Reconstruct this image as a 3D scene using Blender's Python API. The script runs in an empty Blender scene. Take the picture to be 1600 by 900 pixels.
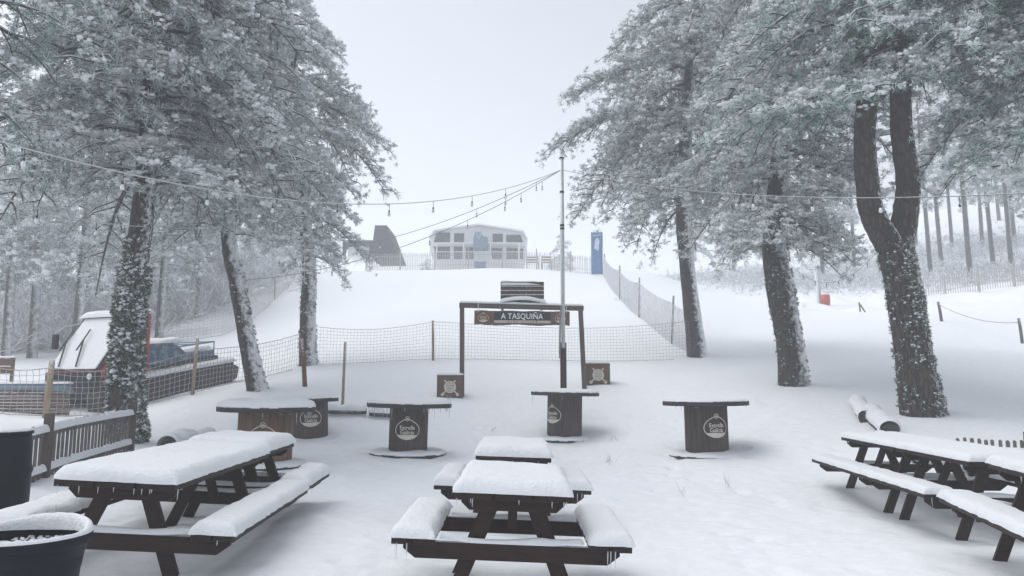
import bpy, math, random
import numpy as np
from mathutils import Vector, Matrix

random.seed(7)
sc = bpy.context.scene
COL = sc.collection
PI = math.pi
FPX = 1150.0
CAMZ = 1.45
PITCH = math.atan(152 / FPX)


def P(px, py, Y):
    """world point at distance Y seen at a photograph pixel"""
    u = (px - 800) / FPX
    v = (450 - py) / FPX
    dy = math.cos(PITCH) - v * math.sin(PITCH)
    dz = math.sin(PITCH) + v * math.cos(PITCH)
    return Vector((u / dy * Y, Y, CAMZ + dz / dy * Y))


# ------------------------------------------------------------------ materials
def nmat(name):
    m = bpy.data.materials.new(name)
    m.use_nodes = True
    nt = m.node_tree
    nt.nodes.clear()
    out = nt.nodes.new('ShaderNodeOutputMaterial')
    b = nt.nodes.new('ShaderNodeBsdfPrincipled')
    nt.links.new(b.outputs[0], out.inputs[0])
    return m, nt, b


def N(nt, t, **kw):
    n = nt.nodes.new(t)
    for k, v in kw.items():
        if k.startswith('i_'):
            n.inputs[k[2:].replace('_', ' ')].default_value = v
        else:
            setattr(n, k, v)
    return n


def ramp(nt, fac, stops):
    r = nt.nodes.new('ShaderNodeValToRGB')
    e = r.color_ramp.elements
    while len(e) < len(stops):
        e.new(0.5)
    for i, (p, c) in enumerate(stops):
        e[i].position = p
        e[i].color = (c[0], c[1], c[2], 1) if not isinstance(c, (int, float)) else (c, c, c, 1)
    nt.links.new(fac, r.inputs[0])
    return r


def coords(nt, scale=(1, 1, 1), space='Object'):
    tc = nt.nodes.new('ShaderNodeTexCoord')
    mp = nt.nodes.new('ShaderNodeMapping')
    mp.inputs['Scale'].default_value = scale
    nt.links.new(tc.outputs[space], mp.inputs[0])
    return mp.outputs[0]


def noise(nt, vec, scale, detail=4, rough=0.6):
    n = nt.nodes.new('ShaderNodeTexNoise')
    n.inputs['Scale'].default_value = scale
    n.inputs['Detail'].default_value = detail
    n.inputs['Roughness'].default_value = rough
    nt.links.new(vec, n.inputs['Vector'])
    return n.outputs['Fac']


def bump(nt, b, h, dist, strength=1.0):
    n = nt.nodes.new('ShaderNodeBump')
    n.inputs['Distance'].default_value = dist
    n.inputs['Strength'].default_value = strength
    nt.links.new(h, n.inputs['Height'])
    nt.links.new(n.outputs[0], b.inputs['Normal'])
    return n


def math_(nt, op, a, b=None, clamp=False):
    n = nt.nodes.new('ShaderNodeMath')
    n.operation = op
    n.use_clamp = clamp
    for i, x in enumerate((a, b)):
        if x is None:
            continue
        if isinstance(x, (int, float)):
            n.inputs[i].default_value = x
        else:
            nt.links.new(x, n.inputs[i])
    return n.outputs[0]


def mixc(nt, fac, a, b):
    n = nt.nodes.new('ShaderNodeMix')
    n.data_type = 'RGBA'
    if isinstance(fac, (int, float)):
        n.inputs[0].default_value = fac
    else:
        nt.links.new(fac, n.inputs[0])
    for i, x in ((6, a), (7, b)):
        if isinstance(x, tuple):
            n.inputs[i].default_value = (*x, 1)
        else:
            nt.links.new(x, n.inputs[i])
    return n.outputs[2]


SNOWC = (0.80, 0.82, 0.845)


def snow_mask(nt, lo, hi, direction, vec, nscale, namp):
    """snow lies where the surface faces a direction (mostly up / windward), broken by noise"""
    g = nt.nodes.new('ShaderNodeNewGeometry')
    d = nt.nodes.new('ShaderNodeVectorMath')
    d.operation = 'DOT_PRODUCT'
    nt.links.new(g.outputs['Normal'], d.inputs[0])
    d.inputs[1].default_value = direction
    n = noise(nt, vec, nscale, 5, 0.65)
    a = math_(nt, 'ADD', d.outputs['Value'], math_(nt, 'MULTIPLY', math_(nt, 'SUBTRACT', n, 0.5), namp))
    mr = nt.nodes.new('ShaderNodeMapRange')
    mr.inputs[1].default_value = lo
    mr.inputs[2].default_value = hi
    nt.links.new(a, mr.inputs[0])
    return mr.outputs[0]


def mat_snow_ground():
    m, nt, b = nmat('snow_ground')
    v = coords(nt)
    n1 = noise(nt, v, 1.1, 3, 0.5)
    n2 = noise(nt, v, 9, 5, 0.6)
    n3 = noise(nt, v, 70, 3, 0.7)
    h = math_(nt, 'ADD', math_(nt, 'ADD', math_(nt, 'MULTIPLY', n1, 0.07), math_(nt, 'MULTIPLY', n2, 0.018)), math_(nt, 'MULTIPLY', n3, 0.005))
    bump(nt, b, h, 1.0, 0.8)
    r = ramp(nt, n2, [(0.3, (0.76, 0.785, 0.82)), (0.7, (0.83, 0.845, 0.865))])
    nt.links.new(r.outputs[0], b.inputs['Base Color'])
    b.inputs['Roughness'].default_value = 0.75
    b.inputs['Specular IOR Level'].default_value = 0.25
    return m


def mat_snow(name='snow_cover', sc_=1.0):
    m, nt, b = nmat(name)
    v = coords(nt)
    n1 = noise(nt, v, 14 * sc_, 4, 0.6)
    n2 = noise(nt, v, 120, 3, 0.7)
    n0 = noise(nt, v, 45 * sc_, 4, 0.7)
    h = math_(nt, 'ADD', math_(nt, 'MULTIPLY', n1, 0.03), math_(nt, 'ADD', math_(nt, 'MULTIPLY', n2, 0.007), math_(nt, 'MULTIPLY', n0, 0.014)))
    bump(nt, b, h, 1.0, 0.8)
    b.inputs['Base Color'].default_value = (*SNOWC, 1)
    b.inputs['Roughness'].default_value = 0.7
    b.inputs['Specular IOR Level'].default_value = 0.25
    return m


def mat_wood(name, c1, c2, stretch=(14, 1, 14), rough=0.6, dust=None, scale=3.0, spec=0.2):
    m, nt, b = nmat(name)
    v = coords(nt, stretch)
    n = noise(nt, v, scale, 6, 0.65)
    v2 = coords(nt)
    nb = noise(nt, v2, 2.3, 3, 0.5)
    r = ramp(nt, math_(nt, 'ADD', math_(nt, 'MULTIPLY', n, 0.75), math_(nt, 'MULTIPLY', nb, 0.3)), [(0.32, c1), (0.72, c2)])
    col = r.outputs[0]
    if dust:
        k = snow_mask(nt, dust[0], dust[1], dust[2], v2, dust[3], dust[4])
        col = mixc(nt, k, col, SNOWC)
    nt.links.new(col, b.inputs['Base Color'])
    b.inputs['Roughness'].default_value = rough
    b.inputs['Specular IOR Level'].default_value = spec
    bump(nt, b, n, 0.006, 0.7)
    return m


def mat_bark(name, c1, c2, snow_lo, snow_hi, direction=(0.75, -0.2, 0.35), namp=1.6, nscale=7):
    m, nt, b = nmat(name)
    v = coords(nt, (9, 9, 2.2))
    n = noise(nt, v, 2.2, 6, 0.7)
    v2 = coords(nt)
    vo = nt.nodes.new('ShaderNodeTexVoronoi')
    vo.feature = 'DISTANCE_TO_EDGE'
    vo.inputs['Scale'].default_value = 1.5
    nt.links.new(v, vo.inputs['Vector'])
    crack = ramp(nt, vo.outputs['Distance'], [(0.0, 0.0), (0.16, 1.0)])
    r = ramp(nt, n, [(0.3, c1), (0.7, c2)])
    dark = mixc(nt, crack.outputs[0], tuple(x * 0.35 for x in c1), r.outputs[0])
    k = snow_mask(nt, snow_lo, snow_hi, direction, v2, nscale, namp)
    col = mixc(nt, k, dark, SNOWC)
    nt.links.new(col, b.inputs['Base Color'])
    b.inputs['Roughness'].default_value = 0.85
    h = math_(nt, 'ADD', math_(nt, 'MULTIPLY', crack.outputs[0], 0.6), math_(nt, 'ADD', n, math_(nt, 'MULTIPLY', k, 0.6)))
    bump(nt, b, h, 0.03, 1.0)
    return m


def mat_plain(name, c, rough=0.5, metal=0.0, var=0.15, dust=None, bumpd=0.0):
    m, nt, b = nmat(name)
    v = coords(nt)
    n = noise(nt, v, 5, 5, 0.65)
    r = ramp(nt, n, [(0.3, tuple(x * (1 - var) for x in c)), (0.7, tuple(min(1, x * (1 + var)) for x in c))])
    col = r.outputs[0]
    if dust:
        k = snow_mask(nt, dust[0], dust[1], dust[2], v, dust[3], dust[4])
        col = mixc(nt, k, col, SNOWC)
    nt.links.new(col, b.inputs['Base Color'])
    rr = ramp(nt, n, [(0.3, max(0, rough - 0.12)), (0.7, min(1, rough + 0.12))])
    nt.links.new(rr.outputs[0], b.inputs['Roughness'])
    b.inputs['Metallic'].default_value = metal
    if bumpd:
        bump(nt, b, n, bumpd, 0.8)
    return m


def mat_needle(name, stops):
    m, nt, b = nmat(name)
    g = nt.nodes.new('ShaderNodeNewGeometry')
    v = coords(nt)
    n = noise(nt, v, 1.3, 3, 0.6)
    f = math_(nt, 'ADD', math_(nt, 'MULTIPLY', g.outputs['Random Per Island'], 0.55), math_(nt, 'MULTIPLY', n, 0.5))
    r = ramp(nt, f, stops)
    nt.links.new(r.outputs[0], b.inputs['Base Color'])
    b.inputs['Roughness'].default_value = 0.8
    b.inputs['Specular IOR Level'].default_value = 0.2
    return m


M = {}
M['ground'] = mat_snow_ground()
M['snow'] = mat_snow()
UP = (0, 0, 1)
M['table_end'] = mat_wood('stained_dark_wood', (0.010, 0.005, 0.004), (0.040, 0.018, 0.012), (3, 14, 14), 0.6, (0.75, 0.95, UP, 30, 0.5))
M['table_long'] = mat_wood('stained_dark_boards', (0.010, 0.006, 0.005), (0.036, 0.019, 0.015), (14, 1.2, 14), 0.6, (0.75, 0.95, UP, 30, 0.5))
M['stave'] = mat_wood('weathered_stave_wood', (0.022, 0.016, 0.016), (0.095, 0.070, 0.062), (13, 13, 0.8), 0.75, (0.9, 1.3, (0, -0.3, 0.8), 22, 0.9))
M['stave_brown'] = mat_wood('brown_stave_wood', (0.060, 0.035, 0.022), (0.20, 0.125, 0.085), (9, 9, 0.8), 0.75)
M['disc_edge'] = mat_wood('dark_disc_wood', (0.014, 0.014, 0.018), (0.055, 0.048, 0.048), (6, 6, 14), 0.7, (0.55, 1.0, (0, -0.35, 0.9), 26, 1.1))
M['greywood'] = mat_wood('grey_weathered_wood', (0.07, 0.062, 0.055), (0.20, 0.18, 0.165), (12, 12, 1.0), 0.8, (0.55, 0.95, (0.2, -0.3, 0.85), 24, 1.1))
M['frostpost'] = mat_wood('frosted_post_wood', (0.045, 0.032, 0.028), (0.13, 0.10, 0.088), (12, 12, 1.0), 0.8, (0.66, 0.95, (-0.5, -0.35, 0.6), 30, 1.3))
M['brownwood'] = mat_wood('brown_plank_wood', (0.07, 0.036, 0.02), (0.19, 0.10, 0.06), (2, 10, 10), 0.7, (0.6, 1.0, (0, -0.4, 0.8), 24, 1.2))
M['tanwood'] = mat_wood('tan_stake_wood', (0.20, 0.145, 0.095), (0.42, 0.32, 0.22), (10, 10, 1.5), 0.8, (0.6, 1.0, (0.3, -0.3, 0.8), 20, 1.0))
M['charwood'] = mat_wood('charcoal_panel', (0.012, 0.014, 0.02), (0.03, 0.034, 0.042), (2, 10, 10), 0.6)
M['bark_ivy'] = mat_bark('snowy_pine_bark', (0.022, 0.015, 0.012), (0.085, 0.058, 0.045), 0.50, 0.78, (0.6, -0.25, 0.3), 1.5, 14)
M['bark_right'] = mat_bark('windblown_snow_bark', (0.018, 0.013, 0.011), (0.072, 0.054, 0.046), 0.30, 0.72, (0.85, -0.25, 0.2), 1.6, 9)
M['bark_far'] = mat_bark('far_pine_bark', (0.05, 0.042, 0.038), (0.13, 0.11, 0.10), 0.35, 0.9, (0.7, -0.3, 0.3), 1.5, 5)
M['limb'] = mat_bark('frosted_limb_bark', (0.06, 0.05, 0.045), (0.16, 0.14, 0.13), 0.0, 0.45, (.2, -.3, 1), 1.2, 9)
M['needle'] = mat_needle('frosted_needles', [(0.18, (0.035, 0.048, 0.042)), (0.40, (0.15, 0.19, 0.18)), (0.58, (0.36, 0.43, 0.42)), (0.82, (0.64, 0.70, 0.70))])
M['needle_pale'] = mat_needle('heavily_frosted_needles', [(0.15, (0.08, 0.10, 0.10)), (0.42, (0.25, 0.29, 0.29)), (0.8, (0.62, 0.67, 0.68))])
M['needle_green'] = mat_needle('green_frosted_needles', [(0.18, (0.03, 0.05, 0.04)), (0.40, (0.13, 0.20, 0.17)), (0.58, (0.32, 0.45, 0.405)), (0.82, (0.58, 0.71, 0.68))])
M['ivy'] = mat_needle('ivy_leaves', [(0.10, (0.03, 0.045, 0.03)), (0.5, (0.10, 0.12, 0.09)), (0.8, (0.30, 0.33, 0.30)), (0.95, (0.6, 0.64, 0.64))])
M['black'] = mat_plain('black_plastic', (0.006, 0.008, 0.013), 0.5, 0, 0.4, (0.92, 1.2, (0, -0.1, 1), 40, 1.0), 0.002)
M['soil'] = mat_plain('dark_wet_soil', (0.010, 0.010, 0.013), 0.8, 0, 0.4, (1.3, 1.35, UP, 34, 0.5), 0.02)
M['metal'] = mat_plain('galvanised_metal', (0.46, 0.47, 0.48), 0.5, 0.2, 0.15, (0.4, 0.9, (-0.8, -0.3, 0.3), 12, 0.6))
M['darkmetal'] = mat_plain('dark_metal', (0.03, 0.03, 0.033), 0.5, 0.3, 0.2)
M['cream'] = mat_plain('cream_paint', (0.56, 0.53, 0.46), 0.6, 0, 0.1)
M['white'] = mat_plain('white_paint', (0.76, 0.77, 0.78), 0.5, 0, 0.05)
M['wallwhite'] = mat_plain('white_cladding', (0.80, 0.81, 0.82), 0.6, 0, 0.05)
M['glass_dark'] = mat_plain('dark_window_glass', (0.035, 0.04, 0.045), 0.25, 0, 0.1)
M['grey_blue'] = mat_plain('grey_blue_paint', (0.13, 0.20, 0.26), 0.6, 0, 0.15)
M['blue'] = mat_plain('blue_fabric', (0.04, 0.14, 0.34), 0.7, 0, 0.25)
M['blue_paint'] = mat_plain('blue_paint', (0.05, 0.11, 0.19), 0.5, 0, 0.2, (0.2, 0.8, (0, -0.5, 0.85), 5, 1.2))
M['red'] = mat_plain('red_paint', (0.42, 0.035, 0.02), 0.5, 0, 0.15)
M['slate'] = mat_wood('dark_roof_boards', (0.03, 0.03, 0.038), (0.065, 0.065, 0.078), (3, 3, 3), 0.8)
M['rope'] = mat_plain('pale_rope', (0.36, 0.34, 0.31), 0.8, 0, 0.1)
M['netpale'] = mat_plain('pale_netting', (0.42, 0.39, 0.38), 0.8, 0, 0.1)
M['netgrey'] = mat_plain('grey_netting', (0.34, 0.31, 0.30), 0.8, 0, 0.1)
M['wire'] = mat_plain('frosted_cable', (0.14, 0.145, 0.15), 0.7, 0, 0.1, (0.2, 0.8, (0, -0.2, 0.9), 18, 0.8))
M['frostwire'] = mat_plain('snow_coated_cable', (0.5, 0.51, 0.53), 0.7, 0, 0.1)
M['track'] = mat_plain('rubber_track', (0.035, 0.025, 0.022), 0.8, 0, 0.4, (0.8, 1.1, (0, -0.4, 0.8), 14, 0.9), 0.01)
M['rust'] = mat_wood('rusty_brown_boards', (0.055, 0.032, 0.026), (0.16, 0.10, 0.08), (1.5, 8, 12), 0.8, (0.5, 0.9, (0, -0.4, 0.8), 20, 1.0))
M['grass'] = mat_plain('dry_grass', (0.075, 0.072, 0.05), 0.9, 0, 0.5)
M['twig'] = mat_plain('frosted_twigs', (0.42, 0.43, 0.45), 0.9, 0, 0.35)
M['logend'] = mat_plain('dark_log_end', (0.03, 0.025, 0.02), 0.9, 0, 0.4)


for k_ in ('black', 'soil'):
    M[k_].node_tree.nodes['Principled BSDF'].inputs['Specular IOR Level'].default_value = .1


def mat_ice():
    m, nt, b = nmat('icicle_ice')
    v = coords(nt)
    n = noise(nt, v, 40, 2)
    b.inputs['Base Color'].default_value = (0.85, 0.89, 0.93, 1)
    b.inputs['Roughness'].default_value = 0.15
    b.inputs['Transmission Weight'].default_value = 0.6
    b.inputs['IOR'].default_value = 1.31
    bump(nt, b, n, 0.003)
    return m


M['ice'] = mat_ice()


def mat_bulb():
    m, nt, b = nmat('clear_bulb_glass')
    b.inputs['Base Color'].default_value = (0.75, 0.78, 0.82, 1)
    b.inputs['Roughness'].default_value = 0.25
    b.inputs['Transmission Weight'].default_value = 0.3
    return m


M['bulb'] = mat_bulb()


# ------------------------------------------------------------------ mesh helpers
def frame(d):
    d = Vector(d).normalized()
    a = Vector((0, 0, 1)) if abs(d.z) < 0.95 else Vector((0, 1, 0))
    x = a.cross(d).normalized()
    return x, d.cross(x).normalized()


class MB:
    def __init__(self):
        self.v, self.f, self.m = [], [], []

    def add(self, vs, fs, mi=0):
        o = len(self.v)
        self.v += [tuple(v) for v in vs]
        self.f += [tuple(i + o for i in f) for f in fs]
        self.m += [mi] * len(fs)
        return self

    def box(self, x0, x1, y0, y1, z0, z1, mi=0):
        vs = [(x, y, z) for x in (x0, x1) for y in (y0, y1) for z in (z0, z1)]
        return self.add(vs, [(0, 1, 3, 2), (4, 6, 7, 5), (0, 4, 5, 1), (2, 3, 7, 6), (0, 2, 6, 4), (1, 5, 7, 3)], mi)

    def prism(self, poly, a, b, axis='y', mi=0):
        """poly of 2-D points extruded from a to b along an axis (poly is xz for y, yz for x, xy for z)"""
        def mk(p, t):
            return {'y': (p[0], t, p[1]), 'x': (t, p[0], p[1]), 'z': (p[0], p[1], t)}[axis]
        n = len(poly)
        vs = [mk(p, a) for p in poly] + [mk(p, b) for p in poly]
        fs = [tuple(range(n)), tuple(range(2 * n - 1, n - 1, -1))]
        fs += [(i, i + n, (i + 1) % n + n, (i + 1) % n) for i in range(n)]
        return self.add(vs, fs, mi)

    def beam(self, p, q, w, h, mi=0, ref=None):
        p, q = Vector(p), Vector(q)
        d = (q - p).normalized()
        if ref is None:
            x, y = frame(d)
        else:
            x = Vector(ref).cross(d).normalized()
            y = d.cross(x)
        vs = []
        for c in (p, q):
            for sx, sy in ((-1, -1), (1, -1), (1, 1), (-1, 1)):
                vs.append(c + x * w / 2 * sx + y * h / 2 * sy)
        return self.add(vs, [(3, 2, 1, 0), (4, 5, 6, 7), (0, 1, 5, 4), (1, 2, 6, 5), (2, 3, 7, 6), (3, 0, 4, 7)], mi)

    def tube(self, pts, rads, n=8, caps=True, mi=0, rough=0.0, rng=random):
        pts = [Vector(p) for p in pts]
        if isinstance(rads, (int, float)):
            rads = [rads] * len(pts)
        vs, fs = [], []
        X = None
        for i, p in enumerate(pts):
            d = (pts[min(i + 1, len(pts) - 1)] - pts[max(i - 1, 0)])
            d = d.normalized() if d.length > 1e-9 else Vector((0, 0, 1))
            if X is None:
                X, Y = frame(d)
            else:
                X = (X - d * X.dot(d)).normalized()
                Y = d.cross(X)
            for k in range(n):
                a = 2 * PI * k / n
                r = rads[i] * (1 + (rng.uniform(-rough, rough) if rough else 0))
                vs.append(p + (X * math.cos(a) + Y * math.sin(a)) * r)
        for i in range(len(pts) - 1):
            for k in range(n):
                a, b = i * n + k, i * n + (k + 1) % n
                fs.append((a, b, b + n, a + n))
        if caps:
            fs.append(tuple(range(n - 1, -1, -1)))
            fs.append(tuple(range((len(pts) - 1) * n, len(pts) * n)))
        return self.add(vs, fs, mi)

    def lathe(self, prof, n=40, c=(0, 0, 0), mi=0, wob=0.0):
        vs, fs = [], []
        w = [1 + random.uniform(-wob, wob) for _ in range(n)]
        for r, z in prof:
            for k in range(n):
                a = 2 * PI * k / n
                vs.append((c[0] + r * w[k] * math.cos(a), c[1] + r * w[k] * math.sin(a), c[2] + z))
        for i in range(len(prof) - 1):
            for k in range(n):
                a, b = i * n + k, i * n + (k + 1) % n
                fs.append((a, b, b + n, a + n))
        return self.add(vs, fs, mi)

    def build(self, name, mats, parent=None, smooth=False, bevel=0.0, loc=None):
        me = bpy.data.meshes.new(name)
        me.from_pydata(self.v, [], self.f)
        if not isinstance(mats, (list, tuple)):
            mats = [mats]
        for m in mats:
            me.materials.append(m)
        me.polygons.foreach_set('material_index', self.m)
        if smooth:
            me.polygons.foreach_set('use_smooth', [True] * len(me.polygons))
        me.update()
        o = bpy.data.objects.new(name, me)
        COL.objects.link(o)
        if parent:
            o.parent = parent
        if loc:
            o.location = loc
        if bevel:
            b = o.modifiers.new('bevel', 'BEVEL')
            b.width = bevel
            b.segments = 2
            b.limit_method = 'ANGLE'
        return o


def npmesh(name, V, F, mi, mats, parent=None, smooth=False):
    """fast mesh of quads (F: n x 4) and/or triangles given as list of arrays"""
    me = bpy.data.meshes.new(name)
    me.vertices.add(len(V))
    me.vertices.foreach_set('co', V.astype(np.float32).ravel())
    loops = np.concatenate([f.ravel() for f in F])
    tot = np.concatenate([np.full(len(f), f.shape[1]) for f in F])
    start = np.concatenate([[0], np.cumsum(tot)[:-1]])
    me.loops.add(len(loops))
    me.loops.foreach_set('vertex_index', loops.astype(np.int32))
    me.polygons.add(len(tot))
    me.polygons.foreach_set('loop_start', start.astype(np.int32))
    me.polygons.foreach_set('material_index', np.concatenate(mi).astype(np.int32))
    sm = np.concatenate([np.full(len(f), smooth if isinstance(smooth, bool) else smooth[i]) for i, f in enumerate(F)])
    me.polygons.foreach_set('use_smooth', sm)
    for m in mats:
        me.materials.append(m)
    me.update(calc_edges=True)
    me.validate()
    o = bpy.data.objects.new(name, me)
    COL.objects.link(o)
    if parent:
        o.parent = parent
    return o


def thing(name, label, cat, loc=(0, 0, 0), rot=(0, 0, 0), group=None):
    o = bpy.data.objects.new(name, None)
    o.empty_display_size = 0.2
    COL.objects.link(o)
    o.location = loc
    o.rotation_euler = rot
    tag(o, label, cat, group)
    return o


def tag(o, label=None, cat=None, group=None, kind=None):
    if label: o['label'] = label
    if cat: o['category'] = cat
    if group: o['group'] = group
    if kind: o['kind'] = kind
    return o


def text_mesh(s, size, extrude=0.002, shear=0.0, spacing=1.0):
    cu = bpy.data.curves.new('txt', 'FONT')
    cu.body = s
    cu.size = size
    cu.align_x = 'CENTER'
    cu.align_y = 'CENTER'
    cu.extrude = extrude
    cu.resolution_u = 3
    cu.space_character = spacing
    cu.offset = size * 0.012
    o = bpy.data.objects.new('txt', cu)
    COL.objects.link(o)
    bpy.context.view_layer.update()
    me = bpy.data.meshes.new_from_object(o)
    vs = [v.co.copy() for v in me.vertices]
    fs = [tuple(p.vertices) for p in me.polygons]
    bpy.data.objects.remove(o)
    bpy.data.meshes.remove(me)
    bpy.data.curves.remove(cu)
    return vs, fs


# smooth value noise (numpy)
def vnoise(x, y, seed=0):
    xi, yi = np.floor(x).astype(np.int64), np.floor(y).astype(np.int64)
    fx, fy = x - xi, y - yi
    fx, fy = fx * fx * (3 - 2 * fx), fy * fy * (3 - 2 * fy)

    def h(a, b):
        n = (a * 374761393 + b * 668265263 + seed * 982451653) & 0x7fffffff
        n = ((n ^ (n >> 13)) * 1274126177) & 0x7fffffff
        return ((n ^ (n >> 16)) & 0xffff) / 65535.0
    return (h(xi, yi) * (1 - fx) + h(xi + 1, yi) * fx) * (1 - fy) + (h(xi, yi + 1) * (1 - fx) + h(xi + 1, yi + 1) * fx) * fy - 0.5


# ------------------------------------------------------------------ terrain
ctrl = []
for x in (-9, -5, -2, 0, 2, 5, 9):
    ctrl.append((x, -14, -0.25))
    ctrl.append((x, 1, -0.02))
for x, z1_, z2_ in ((-3.5, .17, .2), (-2.2, .15, .18), (-1.1, .05, .06), (0, 0, 0.02), (1.5, 0, .02), (3.4, .06, .03), (5, .1, .06)):
    ctrl += [(x, 4.9, z1_), (x, 7.5, z2_)]
ctrl += [(0, 9.8, 0.07), (3.8, 9.3, 0.03), (5.3, 9.5, 0.05), (-2.6, 9.2, 0.16), (7.6, 10.3, 0.38), (8, 6, 0.15), (-6, 5, 0.2), (-4.5, 6.5, 0.2)]
for px, py, d in [(1105, 704, 12.8), (637, 708, 13.3), (881, 682, 15.7), (482, 674, 15.5), (722, 620, 19), (914, 609, 19),
                  (535, 636, 17), (480, 570, 24), (580, 567, 24), (675, 563, 24), (800, 565, 24), (960, 566, 24), (1085, 560, 24),
                  (1240, 604, 18), (1445, 654, 14), (1340, 628, 15.5), (1600, 668, 12.5), (1600, 600, 18), (1450, 585, 19),
                  (750, 488, 34), (600, 490, 34), (900, 490, 34), (590, 423, 55), (700, 421, 55), (800, 419, 55), (940, 429, 55), (750, 452, 44),
                  (980, 470, 38), (1000, 500, 31), (1045, 535, 27), (1010, 425, 58), (1100, 455, 56), (1200, 465, 50), (1290, 479, 45),
                  (1345, 490, 40), (1470, 502, 30), (1597, 537, 26), (1150, 520, 30), (1500, 462, 42), (1600, 446, 42), (1430, 470, 43), (1250, 540, 25),
                  (1700, 440, 45), (1700, 560, 20), (1150, 420, 75), (1300, 420, 70), (1500, 400, 62), (1650, 370, 62),
                  (1500, 330, 95), (1250, 380, 100), (1700, 300, 95),
                  (195, 691, 13), (100, 728, 10), (0, 660, 14), (130, 650, 17.5), (317, 611, 19.5), (400, 612, 18), (210, 628, 19.5),
                  (360, 588, 23.5), (140, 590, 24), (20, 595, 24), (240, 540, 33), (330, 494, 40), (430, 452, 47), (480, 430, 52),
                  (100, 557, 34), (0, 560, 34), (50, 545, 42), (200, 525, 46), (330, 475, 60), (0, 540, 60), (-150, 560, 30), (-200, 560, 45),
                  (-150, 640, 14), (300, 560, 28), (420, 500, 38), (450, 545, 28)]:
    p = P(px, py, d)
    ctrl.append((p.x, p.y, p.z))
ctrl += [(-12, 66, 10.4), (0, 66, 10.6), (10, 66, 10.6), (-25, 75, 8), (-3, 85, 10.4), (10, 85, 10.4), (0, 120, 9.5), (40, 120, 16), (-40, 110, 6), (-60, 60, 4), (-50, 30, 3), (-40, 0, 1),
         (40, 0, 1), (45, 30, 5), (70, 60, 14), (80, 110, 20), (-80, 120, 6), (0, 200, 8), (80, 200, 18), (-80, 200, 6), (-120, 0, 1), (120, 0, 3), (-120, 200, 6), (120, 200, 20),
         (0, -30, -0.5), (60, -30, 0), (-60, -30, 0)]
CP = np.array(ctrl, float)
S = 20.0


def K(r2):
    return np.where(r2 > 1e-12, 0.5 * r2 * np.log(np.maximum(r2, 1e-12)), 0)


n_ = len(CP)
xy = CP[:, :2] / S
A = K(((xy[:, None] - xy[None]) ** 2).sum(-1)) + np.eye(n_) * 2e-4
Q = np.hstack([np.ones((n_, 1)), xy])
W = np.linalg.solve(np.block([[A, Q], [Q.T, np.zeros((3, 3))]]), np.concatenate([CP[:, 2], np.zeros(3)]))

MOUNDS = []   # (x, y, height, radius): snow banked against trunks, thin snow under tables, footprints


def gbase(x, y):
    x = np.atleast_1d(np.asarray(x, float)); y = np.atleast_1d(np.asarray(y, float))
    q = np.stack([x.ravel() / S, y.ravel() / S], 1)
    out = np.empty(len(q))
    for i in range(0, len(q), 20000):
        qq = q[i:i + 20000]
        out[i:i + 20000] = K(((qq[:, None] - xy[None]) ** 2).sum(-1)) @ W[:n_] + W[n_] + qq @ W[n_ + 1:]
    return out.reshape(x.shape)


def g(x, y):
    """ground height"""
    z = float(gbase(x, y)[0])
    for mx, my, h, r in MOUNDS:
        z += h * math.exp(-((x - mx) ** 2 + (y - my) ** 2) / r ** 2)
    return z


def gp(px, py, Y):
    p = P(px, py, Y)
    return Vector((p.x, p.y, g(p.x, p.y)))


# ------------------------------------------------------------------ snow cushions
def pillow(mb, x0, x1, y0, y1, z, H, r=None, seed=0, bulge=0.012, mi=0, lump=0.25, zf=None):
    r = r or H * .66
    r = min(r, (x1 - x0) * 0.5, (y1 - y0) * 0.5)

    def axis(a, b):
        L = b - a
        e = [0, .03, .1, .22, .4, .65, 1.0]
        lo = [a + r * t for t in e]
        hi = [b - r * t for t in reversed(e)]
        k = max(1, int((L - 2 * r) / 0.06))
        mid = [a + r + (L - 2 * r) * i / k for i in range(1, k)] if L - 2 * r > 0.02 else []
        out = lo + mid + hi
        res = []
        for q in out:
            if not res or q > res[-1] + 1e-5:
                res.append(q)
        return np.array(res)
    xs, ys = axis(x0, x1), axis(y0, y1)
    X, Y = np.meshgrid(xs, ys, indexing='ij')
    dx = np.minimum(X - x0, x1 - X) / r
    dy = np.minimum(Y - y0, y1 - Y) / r
    prof = lambda d: np.sqrt(np.clip(1 - (1 - np.clip(d, 0, 1)) ** 2, 0, 1))
    h = prof(dx) * prof(dy)
    nz = vnoise(X * 4 + seed * 7.3, Y * 4 + seed * 3.1, seed) + 0.5 * vnoise(X * 11, Y * 11, seed + 5)
    Z = z + H * h * (1 + lump * nz)
    if zf is not None:
        Z = Z + zf(X, Y)
    # ragged rim pushed a little outwards
    n2 = vnoise(X * 25 + seed, Y * 25 - seed, seed + 9) + .8 * vnoise(X * 60 + seed, Y * 60 - seed, seed + 19)
    edge = np.clip(1 - np.minimum(dx, dy) * 1.5, 0, 1)
    cx, cy = (x0 + x1) / 2, (y0 + y1) / 2
    X2 = X + np.sign(X - cx) * edge * (bulge * (0.7 + 1.5 * n2)) * (dx < dy + .3)
    Y2 = Y + np.sign(Y - cy) * edge * (bulge * (0.7 + 1.5 * n2)) * (dy < dx + .3)
    nx, ny = len(xs), len(ys)
    top = np.stack([X2, Y2, Z], -1).reshape(-1, 3)
    fs = [(i * ny + j, (i + 1) * ny + j, (i + 1) * ny + j + 1, i * ny + j + 1) for i in range(nx - 1) for j in range(ny - 1)]
    mb.add([tuple(p) for p in top], fs, mi)
    return mb


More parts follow.
